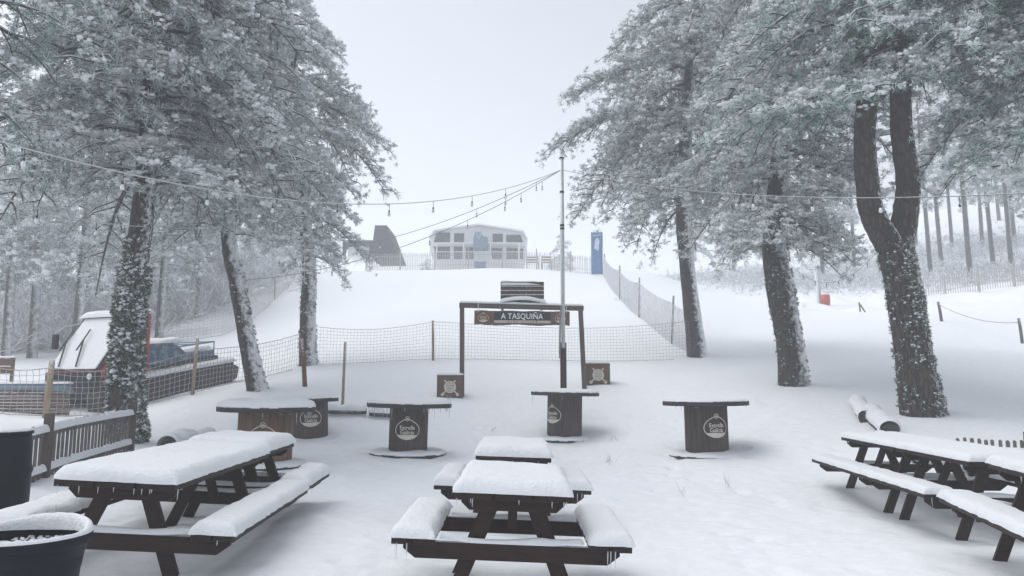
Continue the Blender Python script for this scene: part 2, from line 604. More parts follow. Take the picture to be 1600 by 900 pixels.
def disc_pillow(mb, R, z, H, seed=0, lump=0.25, c=(0, 0), hole=None):
    rr = [0, .15, .3, .45, .6, .72, .82, .9, .95, .985, 1.0, 1.004]
    hh = [1, 1, 1, .99, .98, .95, .9, .8, .64, .4, .12, -.1]
    n = 48
    vs, fs = [], []
    for q, (r, h) in enumerate(zip(rr, hh)):
        for k in range(n):
            a = 2 * PI * k / n
            x, y = R * r * math.cos(a), R * r * math.sin(a)
            nz = float(vnoise(np.array([x * 5 + seed * 3.3]), np.array([y * 5 + seed]), seed)[0])
            rg = 1 + 0.03 * float(vnoise(np.array([a * 9.0 + 50]), np.array([seed * 1.7]), seed)[0]) * (q > 7)
            vs.append((c[0] + x * rg, c[1] + y * rg, z + H * h * (1 + lump * 2 * nz * (1 - r * .4))))
    for i in range(len(rr) - 1):
        for k in range(n):
            a, b = i * n + k, i * n + (k + 1) % n
            fs.append((a, a + n, b + n, b))
    mb.add(vs, fs)
    return mb


def icicle(parent, x, y, z, L, r=0.006):
    m = MB()
    m.tube([(0, 0, 0.01), (0, 0, -L * .4), (0.001, 0, -L * .8), (0.001, 0, -L)], [r, r * .75, r * .4, r * .1], 6)
    return m.build('icicle', M['ice'], parent, True, loc=(x, y, z))


# ------------------------------------------------------------------ picnic tables
def picnic_table(label, x, y, z, yaw, roll, L, snow=0.12, seed=1, group='picnic tables under snow', icic=8, pitch=0.0, half=0.775, scl=1.0):
    t = thing('picnic_table', label, 'picnic table', (x, y, z), (pitch, roll, yaw), group)
    t.scale = (scl, scl, scl)
    rng = random.Random(seed)
    m = MB()
    w = 0.378
    bw = 2 * w / 3
    for i in range(3):
        dy = rng.uniform(-.006, .006)
        m.box(-w + i * bw + .004, -w + (i + 1) * bw - .004, dy, L + dy, 0.705, 0.75)
    m.build('tabletop', M['table_long'], t, bevel=.005)
    for s in (-1, 1):
        m = MB()
        a, b = sorted((s * half, s * (half - 0.27)))
        m.box(a, (a + b) / 2 - .004, 0, L, 0.41, 0.452)
        m.box((a + b) / 2 + .004, b, 0, L, 0.41, 0.452)
        st = m.build('bench_seat', M['table_long'], t, bevel=.005)
        m = MB()
        pillow(m, a - .004, b + .004, -.004, L + .004, 0.452, snow * .92, seed=seed + s + 2, bulge=.014)
        m.build('bench_snow', M['snow'], st, True)
    for yy, sgn in ((0.13, 1), (L - 0.13, -1)):
        m = MB()
        y0, y1 = sorted((yy, yy + sgn * .045))
        m.prism([(-half + .06, .409), (half - .06, .409), (half - .06, .36), (half - .14, .30), (-half + .14, .30), (-half + .06, .36)], y0, y1)
        lg = m.build('seat_ledger', M['table_end'], t, bevel=.004)
        m = MB()
        pillow(m, -half + .3, half - .3, y0 - .002, y1 + .002, .409, .035, r=.02, seed=seed + 11, bulge=.002, lump=.6,
               zf=lambda X, Y: .018 * np.clip((np.abs(X) - .22) / .2, 0, 1) ** 2)
        m.build('ledger_snow', M['snow'], lg, True)
        m = MB()
        m.prism([(-.345, .704), (.345, .704), (.345, .67), (.29, .62), (-.29, .62), (-.345, .67)], y0, y1)
        m.build('top_brace', M['table_end'], t, bevel=.004)
        ya, yb = (y1, y1 + .045) if sgn > 0 else (y0 - .045, y0)
        for s in (-1, 1):
            m = MB()
            zb = -.3
            f = lambda zz: .17 + (.70 - zz) * .40
            m.prism([(s * f(zb), zb), (s * (f(zb) - .10), zb), (s * (f(.70) - .10), .70), (s * f(.70), .70)], ya + .001, yb + .001)
            m.build('leg', M['table_end'], t, bevel=.004)
    m = MB()
    m.beam((0, L - .20, .36), (0, L - .52, .70), .07, .045)
    m.build('diagonal_brace', M['table_end'], t)
    m = MB()
    pillow(m, -w - .003, w + .003, -.006, L + .006, .75, snow, seed=seed, bulge=.014, lump=.18)
    m.build('top_snow', M['snow'], t, True)
    for i in range(icic):
        k = rng.random()
        if k < .5:
            icicle(t, rng.uniform(-w, w), -.002, .705, rng.uniform(.015, .05), .004)
        elif k < .8:
            icicle(t, rng.choice((-1, 1)) * rng.uniform(half - .26, half), -.002, .41, rng.uniform(.02, .11), .0045)
        else:
            icicle(t, rng.choice((-1, 1)) * w, rng.uniform(0, L), .705, rng.uniform(.02, .08), .0045)
    return t


R_ = math.radians
CEN = 'picnic tables in the middle under thick snow'
picnic_table('dark picnic table nearest the camera in the middle, thick snow on top and benches', -0.02, 4.90, 0.0, R_(-0.4), R_(2.2), 1.22, .092, 3, CEN, 14)
picnic_table('short dark wooden picnic table standing directly behind the nearest one in the middle', -0.01, 7.42, 0.0, R_(-0.3), R_(1.9), 1.2, .115, 8, CEN, 8)
LG = 'picnic tables in a row on the left'
# left row, running away from the camera
ax = Vector((-math.sin(R_(3.4)), math.cos(R_(3.4)), 0))
o1 = Vector((-2.74, 5.12, 0.0))
picnic_table('long dark picnic table at the front left, behind the black tub', *o1, R_(3.4), R_(3.3), 2.18, .09, 21, LG, 14, scl=1.07)
o2 = o1 + ax * 2.36
picnic_table('short dark wooden picnic table joined to the far end of the long left one', o2.x, o2.y, o2.z + .01, R_(3.4), R_(2.6), 1.08, .115, 31, LG, 6, scl=1.07)
RG = 'picnic tables in a row on the right'
ar = Vector((math.sin(R_(5)), math.cos(R_(5)), 0))
lat = Vector((math.cos(R_(5)), -math.sin(R_(5)), 0))
b0 = Vector((3.82, 7.0, 0.0)) + lat * .78
picnic_table('dark picnic table in the middle of the right row, above a bare grassy patch', b0.x, b0.y, b0.z, R_(-5), 0, 1.60, .075, 41, RG, 5, half=.78)
b1 = b0 + ar * 1.63
picnic_table('dark picnic table at the far end of the right row, nearest the snowy log', b1.x, b1.y, b1.z, R_(-5), 0, 1.70, .075, 51, RG, 5, half=.78)
ar2 = Vector((math.sin(R_(14)), math.cos(R_(14)), 0))
lat2 = Vector((math.cos(R_(14)), -math.sin(R_(14)), 0))
b2 = Vector((3.72, 6.62, 0.035)) - ar2 * 1.9 + lat2 * .78
picnic_table('dark picnic table at the right edge of the photo, turned slightly off the row', b2.x, b2.y, b2.z, R_(-14), 0, 1.88, .075, 61, RG, 4, half=.78)


# ------------------------------------------------------------------ emblems
def star_poly(R, r, n=6, rot=0):
    return [((R if k % 2 == 0 else r) * math.sin(rot + PI * k / n), (R if k % 2 == 0 else r) * math.cos(rot + PI * k / n)) for k in range(2 * n)]


def emblem_mesh(W_=0.44, H_=0.33, words=('Estrella', 'Galicia'), rich=True):
    """flat oval emblem in x (right), z (up); returns list of (verts, faces) in (x, z, depth)"""
    vs, fs = [], []

    def add(v, f):
        o = len(vs)
        vs.extend(v)
        fs.extend([tuple(i + o for i in q) for q in f])
    n = 72
    a_, b_ = W_ / 2, H_ / 2
    t = .014 * W_ / .44
    rise = lambda th: 0.0
    v = []
    for rr in (1, 0):
        for k in range(n):
            th = 2 * PI * k / n
            aa, bb = (a_ - t * (1 - rr), b_ - t * (1 - rr))
            # pinched towards a point at the top
            z = bb * math.sin(th)
            if math.sin(th) > 0:
                z += .028 * max(0, math.sin(th)) ** 8
            v.append((aa * math.cos(th), z, 0))
    add(v, [(k, (k + 1) % n, (k + 1) % n + n, k + n) for k in range(n)])
    # filled lower segment
    v, f = [], []
    zc = -b_ * .50
    m_ = 20
    xm = (a_ - t) * math.sqrt(1 - (zc / (b_ - t)) ** 2)
    for k in range(m_ + 1):
        x = -xm + 2 * xm * k / m_
        v += [(x, zc, 0), (x, -(b_ - t * .5) * math.sqrt(max(0, 1 - (x / (a_ - t * .5)) ** 2)), 0)]
    f = [(2 * k, 2 * k + 1, 2 * k + 3, 2 * k + 2) for k in range(m_)]
    add(v, f)
    # crest roundel with a star on top
    cz = b_ + .030
    cr = .042
    v = []
    for rr in (cr, cr - .010):
        for k in range(24):
            th = 2 * PI * k / 24
            v.append((rr * math.cos(th), cz + rr * math.sin(th), .001))
    add(v, [(k, (k + 1) % 24, (k + 1) % 24 + 24, k + 24) for k in range(24)])
    sp = star_poly(.026, .011, 6)
    add([(0, cz, .0015)] + [(x, cz + z, .0015) for x, z in sp], [(0, i + 1, (i + 1) % 12 + 1) for i in range(12)])
    # lettering
    for k, wd in enumerate(words):
        tv, tf = text_mesh(wd, .098, .0015, spacing=.95)
        zz = .040 - k * .080
        add([(q.x * .98, zz + q.y * 1.0, .0015 + q.z) for q in tv], tf)
    return vs, fs


EM = emblem_mesh()


def bend(vs, R, az, zc, eps=.004, ell=1.0):
    """wrap a flat emblem on a drum of radius R, facing azimuth az"""
    out = []
    for x, z, d in vs:
        th = az + x / R
        rr = R + eps + d
        out.append((rr * math.cos(th), rr * math.sin(th), zc + z))
    return out


def spool(label, px, py, D, dia, H, drum, az_deg, seed, snow=.06, brown=False, base=True, roll=0.0, icic=0, topshift=0.0, group='cable-spool tables in the snow', bury=0.0, mat=None, square=False):
    p = gp(px, py, D)
    t = thing('spool_table', label, 'table', p, (0, roll, 0), group)
    rng = random.Random(seed)
    R = dia / 2
    m = MB()
    m.lathe([(0.001, H - .075), (R * .99, H - .075), (R, H - .065), (R, H - .01), (R * .995, H), (0.001, H)], 56, (topshift, 0, 0), wob=.004)
    top = m.build('tabletop', M['disc_edge'], t)
    m = MB()
    disc_pillow(m, R * .992, H, snow, seed, .3, (topshift, 0))
    m.build('top_snow', M['snow'], t, True)
    # drum of staves
    m = MB()
    n = 22
    dr = drum / 2
    for k in range(n):
        a0, a1 = 2 * PI * (k + .03) / n, 2 * PI * (k + .97) / n
        r0 = dr * (1 + rng.uniform(-.006, .006))
        hh = H - .0755
        v = []
        for a in (a0, (a0 + a1) / 2, a1):
            for r in (r0 - .03, r0):
                for z in (-.2, hh):
                    v.append((r * math.cos(a), r * math.sin(a), z))
        m.add(v, [(2, 3, 7, 6), (6, 7, 11, 10), (0, 2, 3, 1)[::1], (8, 9, 11, 10)[::-1], (3, 1, 5, 7), (7, 5, 9, 11)])
    m.build('drum', M['stave_brown'] if brown else M['stave'], t)
    m = MB()
    m.lathe([(dr - .032, -.2), (dr - .032, H - .09)], 30)
    m.build('drum_core', M['black'], t)
    if base:
        m = MB()
        m.lathe([(0.001, -.10), (R * .9, -.10), (R * .9, 0.015 - bury), (0.001, .015 - bury)], 48, wob=.006)
        bo = m.build('base_disc', M['disc_edge'], t)
        m = MB()
        disc_pillow(m, R * .9, .012 - bury, .06, seed + 4, .5)
        m.build('base_snow', M['snow'], bo, True)
    e = MB()
    # az measured clockwise from facing the camera: camera side is azimuth -90 deg
    face = math.atan2(-p.y, -p.x)
    e.add(bend(EM[0], dr, face + R_(az_deg), H * .5 - .02), EM[1])
    e.build('emblem', M['cream'], t)
    for i in range(icic):
        a = face + R_(rng.uniform(-80, 80))
        icicle(t, topshift + (R - .02) * math.cos(a), (R - .02) * math.sin(a), H - .075, rng.uniform(.02, .10) if rng.random() < .85 else .2, .005)
    return t


spool('rightmost cable-spool table, oval emblem near the right edge of its drum', 1105, 704, 12.8, 1.44, .84, .72, 28, 1, .05, bury=.07, icic=5, roll=R_(-.5))
spool('cable-spool table with icicles under its top and a centred oval emblem', 637, 708, 13.3, 1.50, .88, .68, -4, 2, .10, icic=34, roll=R_(1.0))
spool('cable-spool table standing in front of the lamp pole, emblem cut by its left edge', 882, 681, 15.7, 1.44, .92, .73, -46, 3, .07, bury=.06, icic=3, roll=R_(1.2))
spool('wide cable-spool table with a brown plank drum behind the left picnic tables', 413, 706, 11.5, 1.46, .88, .82, -6, 4, .11, brown=True, icic=8, roll=R_(.6))
spool('cable-spool table half hidden behind the wide brown one, near a leaning stake', 485, 673, 15.2, 1.36, .74, .70, 2, 5, .07, base=False, icic=2, roll=R_(-2), topshift=-.12)


# ------------------------------------------------------------------ arch, sign, crates
AD = 19.0
pl = gp(722, 618, AD)
pr = gp(914, 607, AD)
arch = thing('entrance_arch', 'frosted wooden entrance arch with a plank board on top', 'arch', ((pl.x + pr.x) / 2, AD, 0))
ox = (pl.x + pr.x) / 2
zL = P(722, 474, AD).z
zR = P(906, 479, AD).z
xl, xr = P(722, 474, AD).x - ox, P(907, 479, AD).x - ox
for (xb, xt, zb, zt) in ((pl.x - ox, xl, pl.z, zL), (pr.x - ox, xr, pr.z, zR)):
    m = MB()
    m.beam((xb, 0, zb - .3), (xt, 0, zt - .1), .115, .115)
    m.build('post', M['frostpost'], arch, bevel=.008)
m = MB()
m.beam((xl - .07, 0, zL - .05), (xr + .08, 0, zR - .05), .115, .12)
m.build('beam', M['frostpost'], arch, bevel=.008)
m = MB()
slope = (zR - zL) / (xr - xl)
pillow(m, xl - .06, xr + .07, -.056, .056, 0, .055, r=.04, seed=3, bulge=.004, zf=lambda X, Y: zL + .012 + (X - xl) * slope)
pillow(m, -.62, .60, -.075, .05, 0.02, .10, r=.06, seed=5, bulge=.004, zf=lambda X, Y: zL + .012 + (X - xl) * slope + .10 * np.clip(1 - (X / .6) ** 2, 0, 1))
m.build('beam_snow', M['snow'], arch, True)
a0, a1 = P(782, 472, AD), P(850, 438, AD)
m = MB()
k = 5
hh = (a1.z - a0.z) / k
for i in range(k):
    m.box(a0.x - ox, a1.x - ox, .062, .10 + .004 * (i % 2), a0.z + i * hh - .02, a0.z + (i + 1) * hh - .03)
tb = m.build('top_board', mat_wood('dark_plank_board', (0.03, 0.02, 0.018), (0.095, 0.065, 0.055), (1.2, 10, 12), .8, (.55, .9, (0, -.45, .75), 20, 1.1)), arch, bevel=.004)
m = MB()
pillow(m, a0.x - ox + .01, a1.x - ox - .2, .055, .10, a1.z - .03 - hh * .0, .03, r=.02, seed=9, bulge=.003, lump=.8)
m.prism([(a0.x - ox + .02, a1.z - hh - .005), (a0.x - ox + .02, a1.z - hh * .45), (a1.x - ox - .45, a1.z - hh * .5), (a1.x - ox - .08, a1.z - hh * .95)], .052, .061)
m.build('board_snow', M['snow'], tb, False)
for xx in (785 + 0, 846):
    q = P(xx, 483, AD)
    m = MB()
    m.box(q.x - ox - .03, q.x - ox + .03, -.03, .05, q.z - .035, q.z + .02)
    m.build('bracket', M['darkmetal'], arch)

# hanging sign
s0, s1 = P(741, 508, AD - .05), P(890, 486, AD - .05)
cx, cz = (s0.x + s1.x) / 2, (s0.z + s1.z) / 2
sw, sh = s1.x - s0.x, s1.z - s0.z
sg = thing('hanging_sign', 'long brown plank sign reading A TASQUIÑA hanging under the arch', 'sign', (cx, AD - .05, cz), (0, R_(.6), 0))
m = MB()
n = 40
v, f = [], []
rn = random.Random(4)
for i in range(n + 1):
    x = -sw / 2 + sw * i / n
    zt = sh / 2 + .008 * math.sin(i * .55) + rn.uniform(-.004, .004)
    zb = -sh / 2 + .012 * math.sin(i * .38 + 1) + rn.uniform(-.006, .006)
    v += [(x, -.02, zb), (x, -.02, zt), (x, .02, zt), (x, .02, zb)]
for i in range(n):
    o = i * 4
    f += [(o, o + 4, o + 5, o + 1), (o + 1, o + 5, o + 6, o + 2), (o + 2, o + 6, o + 7, o + 3), (o + 3, o + 7, o + 4, o)]
f += [(0, 1, 2, 3), (n * 4 + 3, n * 4 + 2, n * 4 + 1, n * 4)]
m.add(v, f)
m.build('board', M['brownwood'], sg)
m = MB()
m.box(-sw * .29, sw * .30, -.029, -.0205, -sh * .17, sh * .40)
m.build('panel', M['charwood'], sg)
m = MB()
m.box(-sw * .29, sw * .30, -.029, -.0205, -sh * .36, -sh * .175)
m.build('strip', mat_plain('weathered_pink_strip', (.46, .42, .40), .7), sg)
tv, tf = text_mesh('A TASQUIÑA', .205, .002, spacing=1.05)
m = MB()
m.add([(q.x * .86, -.0325 - q.z, q.y + sh * .10) for q in tv], [tuple(reversed(x)) for x in tf])
m.build('lettering', M['white'], sg)
m = MB()
rq = random.Random(12)
for i in range(11):   # worn, unreadable remains of a second line of letters
    if i == 4:
        continue
    x_ = -.36 + i * .072
    hh_ = rq.uniform(.018, .032)
    m.box(x_, x_ + rq.uniform(.012, .03), -.032, -.0295, -sh * .27 - hh_, -sh * .27 + rq.uniform(0, .03))
m.build('small_lettering', M['rust'], sg)
for sx in (-.405, .40):
    m = MB()
    m.add([(x * .62 + sx * sw, -.0235 - d, z * .66 - .01) for x, z, d in EM[0]], [tuple(reversed(q)) for q in EM[1]])
    m.build('emblem', M['cream'], sg)
for sx in (-.46, .465):
    m = MB()
    m.tube([(sx * sw, -.03, sh * .40), (sx * sw, -.03, sh / 2 + .18), (sx * sw, .04, sh / 2 + .19)], .012, 6)
    m.build('hanger', M['frostwire'], sg)


def crate(px, py, D, label, w=.64, yaw=0.0):
    p = gp(px, py, D)
    t = thing('barrel_crate', label, 'crate', p, (0, 0, yaw), 'brown crates beside the arch posts')
    h = .60
    m = MB()
    m.box(-w / 2, w / 2, 0, w * .8, -.1, h)
    m.build('box', M['brownwood'], t, bevel=.008)
    m = MB()
    for a in (-w / 2, w / 2 - .045):
        m.box(a + .002, a + .043, -.014, -.0005, -.08, h - .002)
    m.box(-w / 2 + .05, w / 2 - .05, -.012, -.0005, h - .05, h - .004)
    m.box(-w / 2 + .05, w / 2 - .05, -.012, -.0005, 0.02, .07)
    m.build('trim', M['frostpost'], t, bevel=.003)
    m = MB()
    pillow(m, -w / 2, w / 2, 0, w * .8, h, .05, seed=6)
    m.build('crate_snow', M['snow'], t, True)
    cz_ = h * .5
    for s in (-1, 1):
        m = MB()
        m.beam((-s * .19, -.022 + s * .004, cz_ - .19), (s * .14, -.022 + s * .004, cz_ + .17), .035, .006, ref=(0, 1, 0))
        m.beam((-s * .215, -.022 + s * .004, cz_ - .215), (-s * .165, -.022 + s * .004, cz_ - .165), .07, .007, ref=(0, 1, 0))
        m.build('crossed_paddle', M['cream'], t)
    m = MB()
    m.add([(.15 * math.cos(2 * PI * k / 32), -.034, cz_ + .15 * math.sin(2 * PI * k / 32)) for k in range(32)] + [(.15 * math.cos(2 * PI * k / 32), -.030, cz_ + .15 * math.sin(2 * PI * k / 32)) for k in range(32)],
          [tuple(range(31, -1, -1))[::-1], tuple(range(32, 64))[::-1]] + [(k, k + 32, (k + 1) % 32 + 32, (k + 1) % 32) for k in range(32)])
    rd = m.build('round_emblem', M['cream'], t)
    m = MB()
    for i, wd in enumerate(('Estrella', 'Galicia')):
        tv, tf = text_mesh(wd, .075, .001)
        m.add([(q.x * .9, -.038 - q.z, cz_ + .04 - i * .075 + q.y) for q in tv], [tuple(reversed(x)) for x in tf])
    for zz in (.10, -.10):
        m.box(-.08, .08, -.0385, -.0365, cz_ + zz - .008, cz_ + zz + .008)
    m.build('lettering', mat_plain('grey_print', (.20, .21, .22), .7), rd)
    return t


crate(703, 622, 18.7, 'brown wooden crate with a round white emblem left of the arch', .66, R_(4))
crate(935, 613, 19.3, 'brown wooden crate with a round white emblem right of the arch', .62, R_(-2))

# lamp pole
pp = gp(881, 640, 17)
pole = thing('light_pole', 'tall pale metal pole holding the strings of bulbs', 'pole', (pp.x, pp.y, 0))
ptop = P(881, 248, 17)
m = MB()
m.tube([(0, 0, P(881, 537, 17).z - .1), (0, 0, ptop.z)], .047, 14)
m.build('mast', M['metal'], pole, True)
m = MB()
m.tube([(0, 0, ptop.z), (0, 0, ptop.z + .03)], .058, 14)
m.build('cap', M['darkmetal'], pole)
m = MB()
m.box(-.07, .07, -.02, .10, pp.z - .3, P(881, 535, 17).z)
m.build('foot_post', M['table_end'], pole, bevel=.006)
for py_ in (300, 352, 357):
    m = MB()
    zz = P(881, py_, 17).z
    m.tube([(0, 0, zz - .03), (0, 0, zz + .02)], .053, 12)
    m.build('clamp', M['darkmetal'], pole)
m = MB()
m.tube([(-.09, -.08, P(870, 560, 17).z), (-.07, -.06, P(874, 500, 17).z), (-.04, -.05, P(878, 478, 17).z)], .02, 6)
m.build('cable', M['wire'], pole)


# ------------------------------------------------------------------ string lights
def string_lights(label, A_, B_, via, bulbs, frosted, bulb_off=.12, thick=.008, bs=.72):
    """cable hung from A to B: a parabola fitted through the observed heights"""
    d = B_ - A_
    ts, zs = [0, 1], [A_.z, B_.z]
    def t_at(px):
        # where the vertical plane of the cable meets the view column px
        k = (px - 800) / FPX
        # x = k' * y with y the depth; pitch makes k' slightly row dependent, solved with the cable height
        t = .5
        for _ in range(12):
            z = np.interp(t, [0, 1], [A_.z, B_.z])
            y = A_.y + d.y * t
            # px = 800 + F * x / depth_along_axis
            dep = y * math.cos(PITCH) + (z - CAMZ) * math.sin(PITCH)
            f = (A_.x + d.x * t) - k * dep
            t2 = t + 1e-3
            z2 = np.interp(t2, [0, 1], [A_.z, B_.z])
            y2 = A_.y + d.y * t2
            f2 = (A_.x + d.x * t2) - k * (y2 * math.cos(PITCH) + (z2 - CAMZ) * math.sin(PITCH))
            t -= f / ((f2 - f) / 1e-3)
        return t
    for px, py in via:
        t = t_at(px)
        ts.append(t)
        zs.append(P(px, py, A_.y + d.y * t).z)
    w = np.ones(len(ts)); w[:2] = 20
    co = np.polyfit(ts, zs, 2, w=w)
    root = thing('string_lights', label, 'string lights', A_, (0, 0, 0), 'bulb strings hung from the pole and trees')
    f = lambda t: Vector((d.x * t, d.y * t, float(np.polyval(co, t)) - A_.z))
    m = MB()
    m.tube([f(i / 60) for i in range(61)], thick, 6)
    m.build('cable', M['frostwire'] if frosted else M['wire'], root, True)
    for px in bulbs:
        q = f(t_at(px))
        m = MB()
        m.tube([(0, 0, 0), (.004, 0, -bulb_off * .6), (0, 0, -bulb_off)], .005, 5)
        m.lathe([(.001, -bulb_off + .01), (.02 * bs, -bulb_off), (.022 * bs, -bulb_off - .045 * bs), (.001, -bulb_off - .05 * bs)], 10)
        s_ = m.build('socket', M['darkmetal'], root, loc=q)
        m = MB()
        b0_ = -bulb_off - .045 * bs
        m.lathe([(r_ * bs, b0_ - z_ * bs) for r_, z_ in ((.018, 0), (.03, .025), (.038, .055), (.034, .085), (.018, .103), (.001, .108))], 12)
        m.build('bulb', M['bulb'], s_, True)
    return root


PT = Vector((pp.x, 17, P(881, 265, 17).z))
string_lights('snow-coated bulb string sagging from the pole top across the left trees', PT, P(-120, 185, 7.5),
              [(738, 302), (678, 310), (610, 317), (500, 316), (350, 302), (200, 280), (100, 258), (0, 228)], [790, 738, 678, 610, 530, 430, 329, 197, 42], True)
string_lights('upper of two bulb strings dropping from the pole to the farther left tree', PT, P(484, 393, 23.4), [(745, 329), (667, 355), (610, 370)], [838, 790, 745, 594], False)
string_lights('lower of two bulb strings dropping from the pole to the leaning left tree', PT, P(372, 438, 18), [(781, 320), (731, 346), (619, 387)], [847, 814, 789, 731, 672, 520], False)
string_lights('bulb string from the pole top across the right pines to the photo edge', PT, P(1700, 296, 8.5), [(1060, 295), (1170, 302), (1270, 309), (1370, 312), (1497, 309), (1600, 304)], [1097, 1175, 1267, 1373, 1497], False)
string_lights('bulb string entering low from the left edge to the ivy-covered trunk', P(-90, 275, 8.0), P(226, 354, 12.9), [(0, 307), (75, 330), (150, 347)], [60, 152, 195], True, .1)
string_lights('short dark bulb string drooping between the two big right trunks', P(1232, 410, 17.8), P(1366, 398, 14.2), [(1272, 436), (1308, 440), (1332, 430)], [1254, 1272, 1289, 1308, 1332, 1354], False, .03, .0045, .6)


# ------------------------------------------------------------------ foliage
ICO = None


def ico():
    global ICO
    if ICO is None:
        import bmesh
        bm = bmesh.new()
        bmesh.ops.create_icosphere(bm, subdivisions=1, radius=1.0)
        V = np.array([v.co[:] for v in bm.verts])
        F = np.array([[v.index for v in f.verts] for f in bm.faces])
        bm.free()
        ICO = (V, F)
    return ICO


def norm(a):
    return a / np.maximum(np.linalg.norm(a, axis=-1, keepdims=True), 1e-9)


def blades(pos, dirs, size, nb, width, rng, spread=1.15, snow_p=.5, lift=.25, dirw=.75):
    n = len(pos)
    r = norm(rng.normal(size=(n, nb, 3)))
    d = norm(dirs[:, None, :] * dirw + r * spread + np.array([0, 0, lift]))
    st = pos[:, None, :] + rng.normal(size=(n, nb, 3)) * (size[:, None, None] * .12)
    L = size[:, None, None] * rng.uniform(.55, 1.1, (n, nb, 1))
    side = norm(np.cross(d, norm(rng.normal(size=(n, nb, 3))))) * width * rng.uniform(.7, 1.3, (n, nb, 1))
    mid = st + d * L * .5
    V = np.stack([st, mid + side, st + d * L, mid - side], 2).reshape(-1, 3)
    F = np.arange(len(V)).reshape(-1, 4)
    mi = ((d[..., 2] > .42 - .62 * np.broadcast_to(np.asarray(snow_p), (n, nb))) & (rng.random((n, nb)) < snow_p)).astype(int).ravel()
    return V, F, mi


def blobs(pos, size, rng, flat=.55, along=None):
    V0, F0 = ico()
    n = len(pos)
    nv = len(V0)
    sc_ = size[:, None] * rng.uniform(.75, 1.3, (n, 3))
    sc_[:, 2] *= flat
    V = V0[None] * sc_[:, None, :]
    # lumpy
    ph = rng.uniform(0, 6.28, (n, 1, 3))
    fr = rng.uniform(2, 5, (n, 1, 3))
    k = 1 + .20 * np.sin(V0[None] * fr + ph).sum(-1, keepdims=True)
    V = V * k
    if along is not None:
        a = along.copy(); a[:, 2] *= .6
        V = V + (V0[None] * norm(a)[:, None, :]).sum(-1, keepdims=True) * norm(a)[:, None, :] * size[:, None, None] * .7
    V = V + pos[:, None, :]
    F = (F0[None] + (np.arange(n) * nv)[:, None, None]).reshape(-1, 3)
    return V.reshape(-1, 3), F


def trunk_axis(pts):
    pts = [Vector(p) for p in pts]
    return lambda z: Vector((np.interp(z, [p.z for p in pts], [p.x for p in pts]), np.interp(z, [p.z for p in pts], [p.y for p in pts]), z))


def smooth_path(pts, rads, k=6):
    P_ = [np.array(p) for p in pts]
    out, ro = [], []
    n = len(P_)
    for i in range(n - 1):
        p0, p1, p2, p3 = P_[max(i - 1, 0)], P_[i], P_[i + 1], P_[min(i + 2, n - 1)]
        for j in range(k):
            t = j / k
            out.append(.5 * ((2 * p1) + (-p0 + p2) * t + (2 * p0 - 5 * p1 + 4 * p2 - p3) * t * t + (-p0 + 3 * p1 - 3 * p2 + p3) * t ** 3))
            ro.append(rads[i] + (rads[i + 1] - rads[i]) * t)
    out.append(P_[-1]); ro.append(rads[-1])
    return out, ro


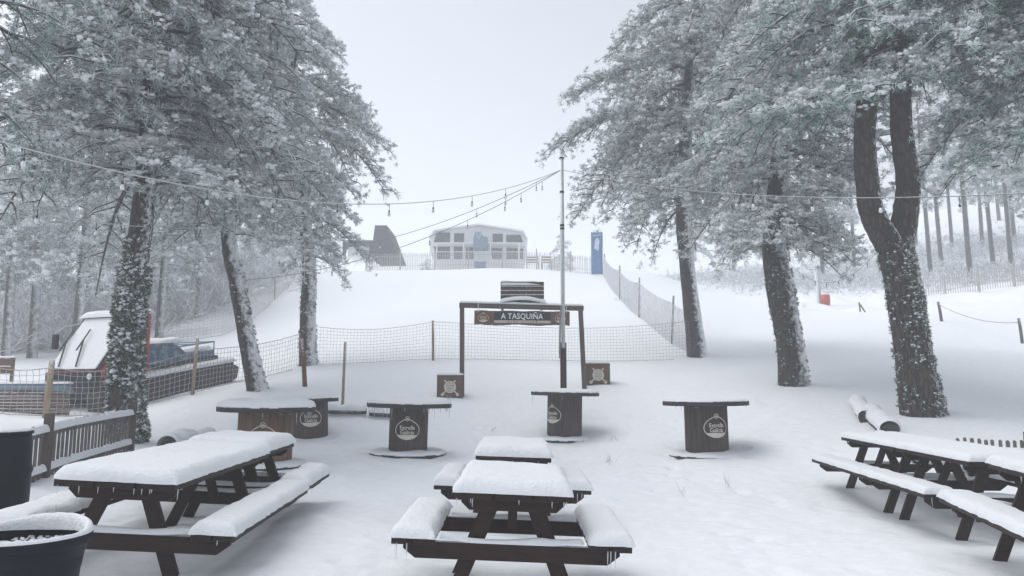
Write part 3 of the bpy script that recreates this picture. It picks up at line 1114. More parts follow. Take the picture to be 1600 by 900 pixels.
def pine(label, base, stems, crown, nl, seed, tuft=.17, nb=14, width=.009, needle='needle', bark='bark_right', snow_p=.5, lumps=.3, group='large snow-laden pines', dens=1.0,
         ivy=None, name='pine_tree', rise=.24, droop=.72, fore=1.0, azr=None, spacing=.115, sec=7.0, min_len=.5, extra=()):
    """stems: list of [(x,y,z,r)...] local to base; crown: [(z, R_left, R_right)] local; limbs spring from the stems"""
    nl = int(nl * (1.08 if tuft < .185 else .86))
    rng = np.random.default_rng(seed)
    rn = random.Random(seed)
    t = thing(name, label, 'tree', base, (0, 0, 0), group)
    tr = MB()
    for s in stems:
        pts, rr = smooth_path([q[:3] for q in s], [q[3] for q in s], 7)
        tr.tube(pts, rr, 20, True, 0, .035, rn)
    zs = [c[0] for c in crown]
    TP, TD, TT = [], [], []

    def axis(z):
        s = stems[rn.randrange(len(stems))]
        if z < s[0][2] + .1:
            s = stems[0]
        return np.array([np.interp(z, [q[2] for q in s], [q[0] for q in s]), np.interp(z, [q[2] for q in s], [q[1] for q in s]), z]), np.interp(z, [q[2] for q in s], [q[3] for q in s])
    jobs = []
    for i in range(nl):
        u = (i + rn.random()) / nl
        z = zs[0] + (zs[-1] - zs[0]) * u ** 1.05
        az = i * 2.39996 + rn.uniform(-.35, .35)
        if azr:
            az = azr[0] + (azr[1] - azr[0]) * rn.random()
        RL, RR = np.interp(z, zs, [c[1] for c in crown]), np.interp(z, zs, [c[2] for c in crown])
        ca, sa = math.cos(az), math.sin(az)
        R = RR * ca * ca if ca > 0 else RL * ca * ca
        R += (RL + RR) / 2 * fore * sa * sa
        L = R * (rn.uniform(.68, 1.10) if rn.random() < .7 else rn.uniform(.4, .75))
        jobs.append((z, az, L, rise, droop))
    jobs += list(extra)
    for z, az, L, ri, dr in jobs:
        if L < .35:
            continue
        z0 = z + L * .26
        p0, r0 = axis(z0)
        ca, sa = math.cos(az), math.sin(az)
        d = np.array([ca, sa, 0.0])
        wob = rn.uniform(-.25, .25)
        rl, dl = ri * rn.uniform(.6, 1.5), dr * rn.uniform(.6, 1.4)
        perp = np.array([-sa, ca, 0.0])
        f = lambda s: p0 + d * L * s + perp * wob * L * s * s * .5 + np.array([0, 0, L * (rl * s - dl * s * s)])
        rb = min(.028 + .013 * L, r0 * .7)
        k = 7
        tr.tube([f(j / k) for j in range(k + 1)], [rb * (1 - .85 * j / k) for j in range(k + 1)], 5, False, 1)
        ns = max(3, int(L * sec * dens))
        for j in range(ns):
            s = .12 + .87 * ((j + rn.random()) / ns) ** .85
            q = f(s)
            a2 = az + wob * s + (1 if j % 2 else -1) * rn.uniform(.45, 1.25)
            l2 = min(1.7, max(.30, L * (.16 + .40 * (1 - s)) * rn.uniform(.7, 1.3)))
            d2 = np.array([math.cos(a2), math.sin(a2), 0])
            dz1, dz2 = rn.uniform(-.1, .15), rn.uniform(.25, .75)
            nt_ = max(2, int(l2 / spacing))
            uu = (np.arange(nt_) + rng.random(nt_)) / nt_
            uu = .12 + .9 * uu
            pos = q[None] + d2[None] * (l2 * uu)[:, None] + np.array([0, 0, 1.0])[None] * (l2 * (dz1 * uu - dz2 * uu * uu))[:, None]
            jt = rng.normal(size=pos.shape)
            pos += jt * np.array([.08, .08, .07])
            TT.append(jt[:, 2] - .6 * uu + .3)
            ang = a2 + rng.normal(size=nt_) * .8
            el = rng.normal(size=nt_) * .25 + .1 - .35 * uu
            TP.append(pos)
            TD.append(np.stack([np.cos(ang) * np.cos(el), np.sin(ang) * np.cos(el), np.sin(el)], 1))
            if l2 > .55 and width < .016:
                tr.tube([q, q + d2 * l2 * .5 + np.array([0, 0, l2 * (dz1 * .5 - dz2 * .25)]), q + d2 * l2 * .92 + np.array([0, 0, l2 * (dz1 * .92 - dz2 * .85)])], [rb * .35, rb * .25, .004], 4, False, 1)
        no = int(L * 6)
        ss = .5 + .52 * (np.arange(no) + rng.random(no)) / max(1, no)
        if no:
            pos = np.array([f(s) for s in ss]) + rng.normal(size=(no, 3)) * .06 + np.array([0, 0, .05])
            TT.append(np.full(no, 1.0))
            ang = az + rng.normal(size=no) * .6
            el = rng.normal(size=no) * .25
            TP.append(pos); TD.append(np.stack([np.cos(ang) * np.cos(el), np.sin(ang) * np.cos(el), np.sin(el)], 1))
    TP = np.concatenate(TP); TD = np.concatenate(TD); TT = np.concatenate(TT)
    # snow lies on the upper side of every bough, in broad drifts; undersides keep their thin frost
    cl = np.sin(TP[:, 0] * 2.9 + seed) * np.sin(TP[:, 1] * 2.7) + np.sin(TP[:, 2] * 4.1 + 1.3 * TP[:, 0]) * .7
    top = np.clip(.56 + .50 * TT + .40 * cl, 0.0, 1)
    sz = tuft * rng.uniform(.55, .98, len(TP))
    V, F, mi = blades(TP, TD, sz, int(nb * 1.9), width * .62, rng, dirw=.45, snow_p=(.06 + .9 * top ** 1.3)[:, None])
    Fs, mis, sm = [F], [mi], [False]
    if lumps > 0:
        # snow settles in drifts along the boughs, heavier in some places than others
        pr_ = np.clip(lumps * 3.2 * (top - .35), 0.0, .95)
        sel = rng.random(len(TP)) < pr_
        bp = np.repeat(TP[sel] + np.array([0, 0, 1.0]) * (tuft * .22) + TD[sel] * (tuft * .25), 5 if tuft < .19 else 3, 0)
        bp = bp + rng.normal(size=bp.shape) * tuft * np.array([.36, .36, .10])
        BV, BF = blobs(bp, tuft * rng.uniform(.12, .30 if tuft < .19 else .36, len(bp)), rng, .62)
        Fs.append(BF + len(V)); mis.append(np.ones(len(BF), int)); sm.append(True)
        V = np.concatenate([V, BV])
    npmesh('crown', V, Fs, mis, [M[needle], M['snow']], t, sm)
    tr.build('trunk', [M[bark], M['limb']], t, True)
    if ivy:
        for iv in ivy:
            ivy_on(t, stems, rng, *iv)
    return t, len(TP)


def ivy_on(t, stems, rng, z0, z1, n, size, az0, azw, snowf, si=0, name='ivy'):
    s = stems[si]
    z = z0 + (z1 - z0) * rng.random(n)
    az = az0 + rng.normal(size=n) * azw
    keep = vnoise(az * 3.2 + 40, z * 5.0 + 9, 3) + .5 * vnoise(az * 8 + 90, z * 12, 4) > -.05
    z, az = z[keep], az[keep]
    n = len(z)
    zz = [q[2] for q in s]
    cx = np.interp(z, zz, [q[0] for q in s]); cy = np.interp(z, zz, [q[1] for q in s]); cr = np.interp(z, zz, [q[3] for q in s])
    d = np.stack([np.cos(az), np.sin(az), np.zeros(n)], 1)
    clump = .5 + .5 * np.sin(z * 7 + az * 3) * np.sin(z * 3.1 - az * 2)
    off = cr + size * (-.25 + .4 * clump)
    pos = np.stack([cx, cy, z], 1) + d * off[:, None]
    V, F, mi = blades(pos, d, np.full(n, size), 12, size * .12, rng, 1.1, .30, 0)
    sel = rng.random(n) < snowf * (.4 + clump)
    BV, BF = blobs(pos[sel] + d[sel] * size * .35 + np.array([0, 0, size * .35]), size * rng.uniform(.15, .42, sel.sum()), rng, .7)
    npmesh(name, np.concatenate([V, BV]), [F, BF + len(V)], [mi, np.ones(len(BF), int)], [M['ivy'], M['snow']], t, [False, True])


def stem(base, pts):
    """pts: (px, py, D, r)"""
    out = []
    for px, py, D, r in pts:
        q = P(px, py, D) - base
        out.append((q.x, q.y, q.z, r))
    q = out[0]
    return [(q[0] * 1, q[1], -.5, q[3] * 1.25), (q[0], q[1], .0, q[3] * 1.15)] + out[1:]


cnt = {}
# L1: front left, ivy-covered
D = 13
b = gp(197, 690, D)
s = stem(b, [(200, 690, D, .25), (196, 600, D, .24), (203, 480, D, .22), (221, 350, D, .19), (232, 220, D, .17), (240, 60, D, .17), (240, -200, D, .09), (238, -300, D, .03)])
cnt['L1'] = pine('big pine at left, trunk wrapped in snowy ivy, orange bark showing above', b, [s],
                 [(4.0, 2.6, 2.2), (5.2, 3.6, 2.8), (7.2, 3.9, 3.2), (10, 3.6, 3.0), (14, .8, .8)], 112, 11, .17, 14, .0085, 'needle', 'bark_ivy', .5, .26,
                 ivy=[(0, 3.1, 4200, .11, 0, 2.5, .34), (2.9, 3.6, 200, .08, -1.9, .6, .4)])[1]
# L2
D = 18
b = gp(402, 617, D)
s = stem(b, [(402, 617, D, .22), (388, 540, D, .205), (370, 440, D, .19), (358, 380, D, .18), (352, 250, D, .18), (350, 60, D, .14), (350, -60, D, .03)])
cnt['L2'] = pine('left pine with a trunk leaning left, behind the wide brown spool table', b, [s],
                 [(3.6, 2.6, 1.8), (5.0, 3.2, 2.8), (7.5, 3.2, 2.6), (10, 2.0, 1.8), (13.5, .5, .5)], 84, 12, .18, 12, .010, 'needle', 'bark_right', .5, .28,
                 ivy=[(0, 3.2, 380, .06, -.4, .7, .4)])[1]
# L3
D = 23.5
b = gp(482, 570, D)
s = stem(b, [(482, 570, D, .265), (481, 500, D, .25), (483, 410, D, .22), (475, 330, D, .20), (462, 150, D, .17), (450, 0, D, .1), (446, -60, D, .03)])
cnt['L3'] = pine('left pine with an upright snowy trunk, nearest to the ski slope', b, [s],
                 [(3.2, 1.6, 1.3), (4.4, 3.0, 1.9), (5.8, 3.2, 2.7), (7.5, 3.2, 3.0), (9.2, 3.0, 2.5), (10.6, 2.6, 2.0), (12.2, 2, 1.5), (15, .4, .5)], 96, 13, .20, 12, .013, 'needle_pale', 'bark_right', .5, .3, rise=.2, droop=.8,
                 ivy=[(0, 3.2, 550, .06, -1, 1.6, .35)])[1]
# L0, trunk outside the frame
b = gp(-130, 700, 9.5)
cnt['L0'] = pine('greenish frosted pine boughs at the upper left corner, nearest to the camera', b, [[(0, 0, -.5, .3), (0, 0, 0, .27), (.1, 0, 5, .2), (.1, 0, 11, .04)]],
                 [(4.2, 1.5, 1.4), (5.2, 2, 1.9), (7, 2, 2.1), (10.5, .6, .6)], 46, 14, .15, 15, .0075, 'needle_green', 'bark_ivy', .45, .22)[1]
# R1
D = 24
b = gp(1090, 560, D)
s = stem(b, [(1090, 560, D, .29), (1083, 500, D, .28), (1072, 400, D, .23), (1068, 330, D, .25), (1075, 150, D, .2), (1090, 0, D, .15), (1095, -120, D, .03)])
cnt['R1'] = pine('right pine nearest the ski slope, thin bare trunk with the net tied to it', b, [s],
                 [(4.3, 1.4, 1.8), (5.4, 2.7, 3.0), (6.7, 4.8, 3.4), (7.2, 4.3, 3.4), (9.0, 3.7, 3), (11, 3.2, 2.6), (12.8, 2.4, 2), (16, .5, .5)], 112, 15, .20, 12, .013, 'needle', 'bark_right', .55, .3, rise=.2, droop=.82)[1]
# R2
D = 18
b = gp(1240, 604, D)
s = stem(b, [(1240, 604, D, .32), (1235, 540, D, .32), (1219, 450, D, .33), (1210, 380, D, .28), (1220, 250, D, .24), (1240, 100, D, .19), (1250, -60, D, .1), (1255, -150, D, .03)])
cnt['R2'] = pine('middle right pine with thick snow-speckled trunk and low boughs on its right', b, [s],
                 [(3.0, 1.6, 1.8), (4.0, 2.8, 2.0), (5.5, 3.2, 2.3), (7.5, 3.4, 2.6), (10.5, 3.2, 2.8), (15, .6, .6)], 104, 16, .18, 12, .010, 'needle', 'bark_right', .5, .3,
                 ivy=[(0, 3.6, 800, .06, -1, 1.4, .30)], extra=[(3.6, .1, 2.0, 0, .4), (3.2, -.5, 1.7, 0, .3)])[1]
# R3, forked
D = 14
b = gp(1445, 652, D)
s1 = stem(b, [(1442, 652, D, .345), (1425, 540, D, .315), (1407, 430, D, .31), (1399, 395, D, .32)])
s2 = [s1[-1][:3] + (.30,)]
for px, py, r in [(1383, 372, .25), (1365, 338, .235), (1356, 295, .215), (1352, 190, .20), (1375, 60, .19), (1395, -60, .15), (1410, -260, .04)]:
    q = P(px, py, D) - b
    s2.append((q.x, q.y, q.z, r))
s3 = [s1[-1][:3] + (.30,)]
for px, py, r in [(1409, 366, .25), (1416, 325, .23), (1419, 280, .22), (1408, 190, .20), (1412, 60, .18), (1440, -60, .14), (1470, -240, .04)]:
    q = P(px, py, D + .1) - b
    s3.append((q.x, q.y, q.z, r))
cnt['R3'] = pine('big right pine whose ivy-speckled trunk forks in two', b, [s1, s2, s3],
                 [(6.2, 2.4, 2.0), (7.0, 3.2, 2.6), (8.5, 3.4, 3.2), (12.5, 1.2, 1.2)], 104, 17, .16, 14, .0085, 'needle_green', 'bark_ivy', .5, .28,
                 ivy=[(0, 3.3, 1500, .07, -.8, 1.4, .32, 0)], extra=[(5.7, PI, 2.9, 0, .25), (5.6, 3.5, 2.8, 0, .3), (5.5, 2.9, 3.0, 0, .3), (5.9, 3.9, 2.6, 0, .3)])[1]
# R4, trunk outside the frame
b = gp(1760, 640, 13)
cnt['R4'] = pine('frosted pine reaching in over the right edge of the photo', b, [[(0, 0, -.5, .35), (0, 0, 0, .32), (-.2, 0, 5, .26), (-.2, 0, 13, .04)]],
                 [(3.8, 1.5, 2.0), (4.8, 2.4, 2), (6.5, 3.5, 2.5), (10, 3.4, 2.5), (13, .8, .8)], 92, 18, .16, 14, .0085, 'needle_green', 'bark_ivy', .45, .25)[1]
print('tufts', cnt)

# ------------------------------------------------------------------ background forest
def bg_tree_source(seed, H, cb, R, kind):
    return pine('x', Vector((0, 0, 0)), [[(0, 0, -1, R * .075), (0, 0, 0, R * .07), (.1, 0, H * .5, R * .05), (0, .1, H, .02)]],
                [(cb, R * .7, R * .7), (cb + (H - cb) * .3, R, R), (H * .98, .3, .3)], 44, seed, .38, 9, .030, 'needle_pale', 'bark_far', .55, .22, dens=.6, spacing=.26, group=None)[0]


def place_copy(src, loc, rot, scl, label, group):
    r = src.copy(); COL.objects.link(r)
    r.location = loc; r.rotation_euler = (0, 0, rot); r.scale = (scl[0], scl[0], scl[1])
    r['label'] = label; r['group'] = group
    for ch in src.children:
        c = ch.copy(); COL.objects.link(c); c.parent = r
    return r


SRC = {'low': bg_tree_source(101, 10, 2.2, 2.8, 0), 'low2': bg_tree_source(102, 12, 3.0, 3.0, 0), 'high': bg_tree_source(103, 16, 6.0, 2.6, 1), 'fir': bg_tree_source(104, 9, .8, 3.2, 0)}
FR = [
    # px, D, kind, scale, label, group
    (15, 32, 'low2', 1.0, 'frosted forest tree at the far left edge, slanting thin trunk', 'L'),
    (55, 34, 'low2', 1.05, 'frosted forest tree with a slim reddish trunk left of the snowcat', 'L'),
    (122, 30, 'low2', 1.0, 'frosted forest tree rising right behind the snowcat cab', 'L'),
    (250, 36, 'low2', .95, 'frosted forest tree just right of the ivy-covered trunk', 'L'),
    (310, 41, 'low', 1.1, 'frosted forest tree seen between the ivy trunk and the leaning trunk', 'L'),
    (345, 47, 'low', 1.15, 'hazy frosted forest tree close behind the leaning left trunk', 'L'),
    (425, 56, 'low', 1.1, 'hazy frosted tree at the top of the bank between two left trunks', 'L'),
    (90, 46, 'low2', 1.2, 'deep hazy forest tree behind the snowcat', 'L'),
    (190, 44, 'low2', 1.2, 'deep hazy forest tree hidden mostly by the ivy trunk', 'L'),
    (-20, 44, 'low2', 1.2, 'deep hazy forest tree on the left photo edge', 'L'),
    (270, 58, 'low2', 1.1, 'farthest hazy forest tree above the left bank', 'L'),
    (664, 88, 'fir', .80, 'faint round tree in the fog left of the station building', 'F'),
    (880, 84, 'fir', .95, 'faint conifer in the fog right of the station building', 'F'),
    (1085, 78, 'low', .9, 'hazy tree behind the thin right trunk', 'R'),
    (1150, 72, 'low', .95, 'hazy tree low between two right trunks', 'R'),
    (1200, 66, 'low2', .95, 'hazy tree directly behind the speckled middle trunk', 'R'),
    (1290, 62, 'low2', 1.0, 'hazy tree above the red padded post', 'R'),
    (1340, 66, 'high', 1.0, 'hazy bare-stemmed pine left of the forked trunk', 'R'),
    (1460, 52, 'high', .95, 'hazy bare-stemmed pine first to the right of the forked trunk', 'R'),
    (1478, 60, 'high', 1.05, 'hazy bare-stemmed pine second to the right of the forked trunk', 'R'),
    (1497, 66, 'high', .95, 'thin hazy pine, third right of the forked trunk', 'R'),
    (1522, 50, 'high', 1.1, 'thickest hazy pine right of the forked trunk, behind the paling', 'R'),
    (1545, 64, 'high', .95, 'thin hazy pine right of the thickest one', 'R'),
    (1560, 54, 'high', 1.0, 'hazy pine fifth from the right edge', 'R'),
    (1588, 52, 'high', 1.0, 'hazy pine second from the right edge', 'R'),
    (1597, 62, 'high', 1.0, 'hazy pine on the right photo edge', 'R'),
    (1440, 70, 'high', 1.0, 'hazy pine seen hard against the forked trunk', 'R'),
    (1575, 74, 'high', 1.0, 'palest hazy pine among those at the right edge', 'R'),
    (1650, 56, 'low2', 1.1, 'hazy tree just outside the right edge', 'R'),
]
GN = {'L': 'frosted forest trees beyond the snowcat', 'F': 'faint trees in the fog by the station', 'R': 'hazy forest pines on the right hillside'}
used = set()
rr_ = random.Random(5)
for px, D, kind, s_, lab, gk in FR:
    q = gp(px, 500, D)
    q.z -= .1
    src = SRC[kind]
    if kind not in used:
        used.add(kind)
        src.location = q; src.rotation_euler = (0, 0, rr_.uniform(0, 6)); src.scale = (s_, s_, s_)
        src['label'] = lab; src['group'] = GN[gk]
    else:
        place_copy(src, q, rr_.uniform(0, 6), (s_, s_ * rr_.uniform(.92, 1.08)), lab, GN[gk])


def brush(name, label, pts, n, h, seed, mat=('twig', 'snow'), spread=3.0, width=.02):
    """frosted undergrowth: countless twigs"""
    rng = np.random.default_rng(seed)
    pts = np.array(pts)
    idx = rng.integers(0, len(pts), n)
    pos = pts[idx] + rng.normal(size=(n, 2)) * spread
    z = gbase(pos[:, 0], pos[:, 1])
    hh = h * rng.uniform(.3, 1.1, n)
    zz = z + hh * rng.random(n)
    P3 = np.stack([pos[:, 0], pos[:, 1], zz], 1)
    d = norm(np.stack([rng.normal(size=n), rng.normal(size=n), rng.uniform(.2, 1.6, n)], 1))
    V, F, mi = blades(P3, d, np.full(n, h * .4), 9, width, rng, .9, .55)
    o = npmesh(name, V, [F], [mi], [M[mat[0]], M[mat[1]]])
    tag(o, label, 'undergrowth', None, 'stuff')


lp = [tuple(P(px, 540, d)[:2]) for px, d in [(-60, 40), (0, 42), (60, 40), (120, 40), (180, 42), (240, 44), (300, 50), (350, 56), (20, 52), (110, 54), (200, 56), (280, 62)]]
brush('undergrowth', 'frosted brush filling the hazy forest floor on the left', lp, 9000, 3.2, 3)
rp = [tuple(P(px, 440, d)[:2]) for px, d in [(1080, 70), (1130, 66), (1180, 62), (1240, 60), (1300, 58), (1360, 56), (1420, 54), (1480, 52), (1540, 50), (1600, 50), (1660, 50), (1500, 62), (1580, 62), (1440, 66), (1340, 70)]]
brush('undergrowth', 'frosted brush on the hazy hillside on the right', rp, 6500, 1.0, 4, spread=3.2)


# ------------------------------------------------------------------ nets
def net(label, pts, h, cell, r, mat, group=None, posts=(), post_mat='tanwood', sag=.12, jitter=.012, name='safety_net', base=.03, cat='net'):
    """pts: list of (x, y) along the ground; posts: list of (t, height, radius, leanx)"""
    p = [Vector((x, y, 0)) for x, y in pts]
    seg = [(p[i + 1] - p[i]).length for i in range(len(p) - 1)]
    tot = sum(seg)
    def at(s):
        s = max(0, min(tot - 1e-6, s))
        i = 0
        while s > seg[i]:
            s -= seg[i]; i += 1
        q = p[i] + (p[i + 1] - p[i]) * (s / seg[i])
        return q.x, q.y
    o = at(0)
    root = thing(name, label, cat, (o[0], o[1], 0), (0, 0, 0), group)
    nx = int(tot / cell)
    nz = int(h / cell)
    rn = random.Random(int(tot * 100))
    P3 = []
    pt = sorted([q[0] * tot for q in posts] + [0, tot])
    for i in range(nx + 1):
        s = tot * i / nx
        x, y = at(s)
        gz = g(x, y)
        a = max([q for q in pt if q <= s + 1e-6]); bq = min([q for q in pt if q >= s - 1e-6])
        u = (s - a) / max(bq - a, 1e-6)
        sg_ = sag * 4 * u * (1 - u)
        col = []
        for j in range(nz + 1):
            z = gz + base + (h - sg_) * j / nz
            col.append(Vector((x - o[0] + rn.uniform(-jitter, jitter), y - o[1] + rn.uniform(-jitter, jitter) * 2, z + rn.uniform(-jitter, jitter) * .6)))
        P3.append(col)
    m = MB()
    def strand(pts_, rad):
        m.tube(pts_, rad, 3, False)
    for i in range(nx + 1):
        strand(P3[i], r)
    for j in range(nz + 1):
        strand([P3[i][j] for i in range(nx + 1)], r * (1.9 if j in (0, nz) else 1))
    m.build('mesh', mat, root)
    for (t_, ph, pr_, lean) in posts:
        x, y = at(t_ * tot)
        z = g(x, y)
        m = MB()
        m.tube([(x - o[0], y - o[1] - .06, z - .3), (x - o[0] + lean * .5, y - o[1] - .06, z + ph * .5), (x - o[0] + lean, y - o[1] - .06, z + ph)], [pr_, pr_ * .95, pr_ * .85], 8, True, 0, .06, rn)
        m.build('stake', M[post_mat], root, True)
    return root


def xy_(px, D, py=560):
    q = P(px, py, D)
    return (q.x, q.y)


net('pale safety net stretched across the foot of the ski slope', [xy_(494, 23.6), xy_(600, 24), xy_(800, 24.2), xy_(960, 24.1), xy_(1078, 23.8)], 1.22, .105, .0042, M['netgrey'],
    posts=[(.31, 1.28, .045, -.03)], sag=.16)
net('pale safety net on stakes in front of the snowcat', [xy_(-40, 16.3), xy_(118, 17.0), xy_(315, 19.3), xy_(468, 23.3)], 1.08, .125, .006, M['netpale'],
    posts=[(.16, 1.28, .07, .06), (.52, 1.42, .05, .06)], sag=.1)
M['netlight'] = mat_plain('light_grey_netting', (0.60, 0.61, 0.63), 0.8, 0, 0.1)
net('grey mesh barrier climbing the right side of the ski slope', [xy_(1084, 24.3), xy_(1048, 26.8, 530), xy_(1000, 31.5, 500), xy_(970, 38, 460), xy_(944, 53, 430)], 1.5, .085, .0075, M['netlight'],
    posts=[(.085, 1.75, .04, .12), (.26, 1.75, .04, .05), (.5, 1.8, .05, 0.02)], post_mat='greywood', sag=.1)
net('faint mesh barrier climbing the left side of the ski slope', [xy_(250, 33, 530), xy_(346, 34, 520), xy_(418, 41, 480), xy_(462, 50, 440)], 1.3, .16, .006, M['netpale'],
    posts=[(.33, 1.35, .04, 0), (.62, 1.4, .04, 0)], sag=.1)


# ------------------------------------------------------------------ stakes, fences
def stake(label, px, py, D, h, r, lean=0, mat='tanwood', leany=0):
    q = gp(px, py, D)
    m = MB()
    m.tube([(0, 0, -.3), (lean * .5, 0, h * .5), (lean, leany, h)], [r, r * .95, r * .85], 9, True, 0, .05)
    o = m.build('wooden_stake', M[mat], None, True, loc=q)
    tag(o, label, 'stake', 'single wooden stakes in the snow')


stake('slim yellowish wooden stake behind the spool table with icicles', 535, 636, 17, 1.48, .035, .02)
stake('thick dark wooden stake leaning left behind the half-hidden spool table', 478, 612, 18.6, 1.22, .06, -.16, 'brownwood')
stake('short grey stake on the right snowfield with a rope tied to it', 1472, 502, 30, .8, .06, -.1, 'greywood')
stake('short grey stake at the right photo edge holding the rope end', 1598, 537, 26, .9, .055, -.06, 'greywood')
qa, qb = gp(1472, 502, 30), gp(1598, 537, 26)
m = MB()
A3, B3 = qa + Vector((-.1, 0, .7)), qb + Vector((-.06, 0, .75))
m.tube([(A3 + (B3 - A3) * (i / 12) - Vector((0, 0, .5 * 4 * (i / 12) * (1 - i / 12) * .5))) - A3 for i in range(13)], .014, 5)
o = m.build('rope', M['rope'], None, True, loc=A3)
tag(o, 'thin rope slung between the two short grey stakes', 'rope')


def picket_fence(label, A2, B2, h, spacing, pw, mat, posts=(), rails=(.25, .8), snow=True, name='picket_fence', round_top=True, group=None, lean=0.0, rail_mat=None, thick=.02, pp_h=.08):
    A2, B2 = Vector(A2), Vector(B2)
    L = (B2 - A2).length
    d = (B2 - A2).normalized()
    ang = math.atan2(d.y, d.x)
    root = thing(name, label, 'fence', (A2.x, A2.y, 0), (0, 0, ang), group)
    zf = lambda s: g(A2.x + d.x * s, A2.y + d.y * s)
    rn = random.Random(int(L * 77))
    n = int(L / spacing)
    m = MB()
    for i in range(n + 1):
        s = i * spacing
        z = zf(s) - .05
        hh = h + rn.uniform(-.012, .012) * (1 if h < 1 else 3)
        w = pw * rn.uniform(.85, 1.1)
        dx = rn.uniform(-.01, .01) + lean
        if round_top:
            m.add([(s - w / 2, 0, z), (s + w / 2, 0, z), (s + w / 2 + dx, 0, z + hh - w * .4), (s + w * .2 + dx, 0, z + hh), (s - w * .2 + dx, 0, z + hh), (s - w / 2 + dx, 0, z + hh - w * .4)] +
                  [(s - w / 2, thick, z), (s + w / 2, thick, z), (s + w / 2 + dx, thick, z + hh - w * .4), (s + w * .2 + dx, thick, z + hh), (s - w * .2 + dx, thick, z + hh), (s - w / 2 + dx, thick, z + hh - w * .4)],
                  [(0, 1, 2, 3, 4, 5), (11, 10, 9, 8, 7, 6)] + [(k, k + 6, (k + 1) % 6 + 6, (k + 1) % 6) for k in range(6)])
        else:
            m.beam((s, 0, z), (s + dx + rn.uniform(-.02, .02), 0, z + hh), w, thick, ref=(0, 1, 0))
    m.build('pickets', mat, root)
    for k in rails:
        m = MB()
        nn = max(2, int(L / 1.0))
        for i in range(nn):
            s0_, s1_ = L * i / nn, L * (i + 1) / nn
            m.beam((s0_, thick + .022, zf(s0_) + h * k), (s1_, thick + .022, zf(s1_) + h * k), .04 if h < 1 else .02, h * .11 if h < 1 else .02, ref=(0, 1, 0))
        ra = m.build('rail', rail_mat or mat, root)
        if snow:
            m = MB()
            for i in range(nn):
                s0_, s1_ = L * i / nn, L * (i + 1) / nn
                z0_, z1_ = zf(s0_), zf(s1_)
                pillow(m, s0_, s1_, -.035, .075, h * k + h * .055, h * .12, r=.04, seed=i + int(k * 10), bulge=.004,
                       zf=lambda X, Y, a=s0_, c=s1_, za=z0_, zb=z1_: za + (zb - za) * (X - a) / (c - a))
            m.build('rail_snow', M['snow'], ra, True)
    for s in posts:
        z = zf(s * L)
        m = MB()
        m.box(s * L - .045, s * L + .045, -.05, .04, z - .3, z + h + pp_h)
        m.build('post', M['frostpost'] if h < 1 else mat, root, bevel=.006)
    return root


picket_fence('low grey picket fence with snow on its rail behind the black drum at left', xy_(38, 8.5, 750), xy_(205, 12.1, 690), .70, .125, .05, M['greywood'], (.14, .995), (.10, .76))
picket_fence('low grey picket fence at the right edge, sunk in snow beyond the picnic tables', xy_(1497, 11.0, 690), xy_(1640, 10.2, 690), .40, .088, .045, M['greywood'], (.78,), (.45,))
picket_fence('long pale paling fence along the top of the ski slope', xy_(572, 55, 420), xy_(945, 55, 420), 1.35, .125, .038, M['netpale'], [i / 7 for i in range(8)], (.25, .8), False, round_top=False, name='paling_fence', pp_h=.25)
picket_fence('pale paling fence on the right hillside below the hazy pines', xy_(1425, 44, 460), xy_(1640, 42, 440), 1.15, .13, .035, M['netpale'], [i / 4 for i in range(5)], (.25, .8), False, round_top=False, name='paling_fence')

# ------------------------------------------------------------------ logs
def log(label, A_, B_, r, seed, snow=.1, lift=0.0, kids=()):
    A_, B_ = Vector(A_), Vector(B_)
    c = (A_ + B_) / 2
    rn = random.Random(seed)
    root = thing('fallen_log', label, 'log', c)
    m = MB()
    k = 8
    m.tube([(A_ - c) + (B_ - A_) * (i / k) for i in range(k + 1)], [r * rn.uniform(.94, 1.06) for _ in range(k + 1)], 16, False, 0, .03, rn)
    m.build('log', M['bark_far'], root, True)
    for e_, s in ((A_, -1), (B_, 1)):
        m = MB()
        dd = (B_ - A_).normalized() * s
        m.tube([(e_ - c) - dd * .03, (e_ - c) + dd * .012], r * 1.0, 16)
        m.build('cut_end', M['logend'], root)
    # snow saddle
    m = MB()
    L = (B_ - A_).length
    vs, fs = [], []
    d = (B_ - A_).normalized()
    x = Vector((0, 0, 1)).cross(d).normalized()
    n, q = 26, 11
    for i in range(n + 1):
        s = i / n
        en = math.sqrt(max(0, min(1, min(s, 1 - s) * L / .05)))
        for j in range(q):
            a = PI * (j / (q - 1)) * .92 + PI * .04
            rr = r * 1.01 + (snow * math.sin(a) ** .7 * (1 + .3 * math.sin(i * .55 + seed) + .08 * math.sin(i * 1.3 + j))) * (.5 + .5 * en)
            vs.append((A_ - c) + d * L * s + x * math.cos(a) * rr + Vector((0, 0, 1)) * (math.sin(a) * rr))
    for i in range(n):
        for j in range(q - 1):
            a = i * q + j
            fs.append((a, a + 1, a + q + 1, a + q))
    m.add(vs, fs)
    m.build('log_snow', M['snow'], root, True)
    return root


def L3(px, py, D, lift):
    q = gp(px, py, D)
    return q + Vector((0, 0, lift))


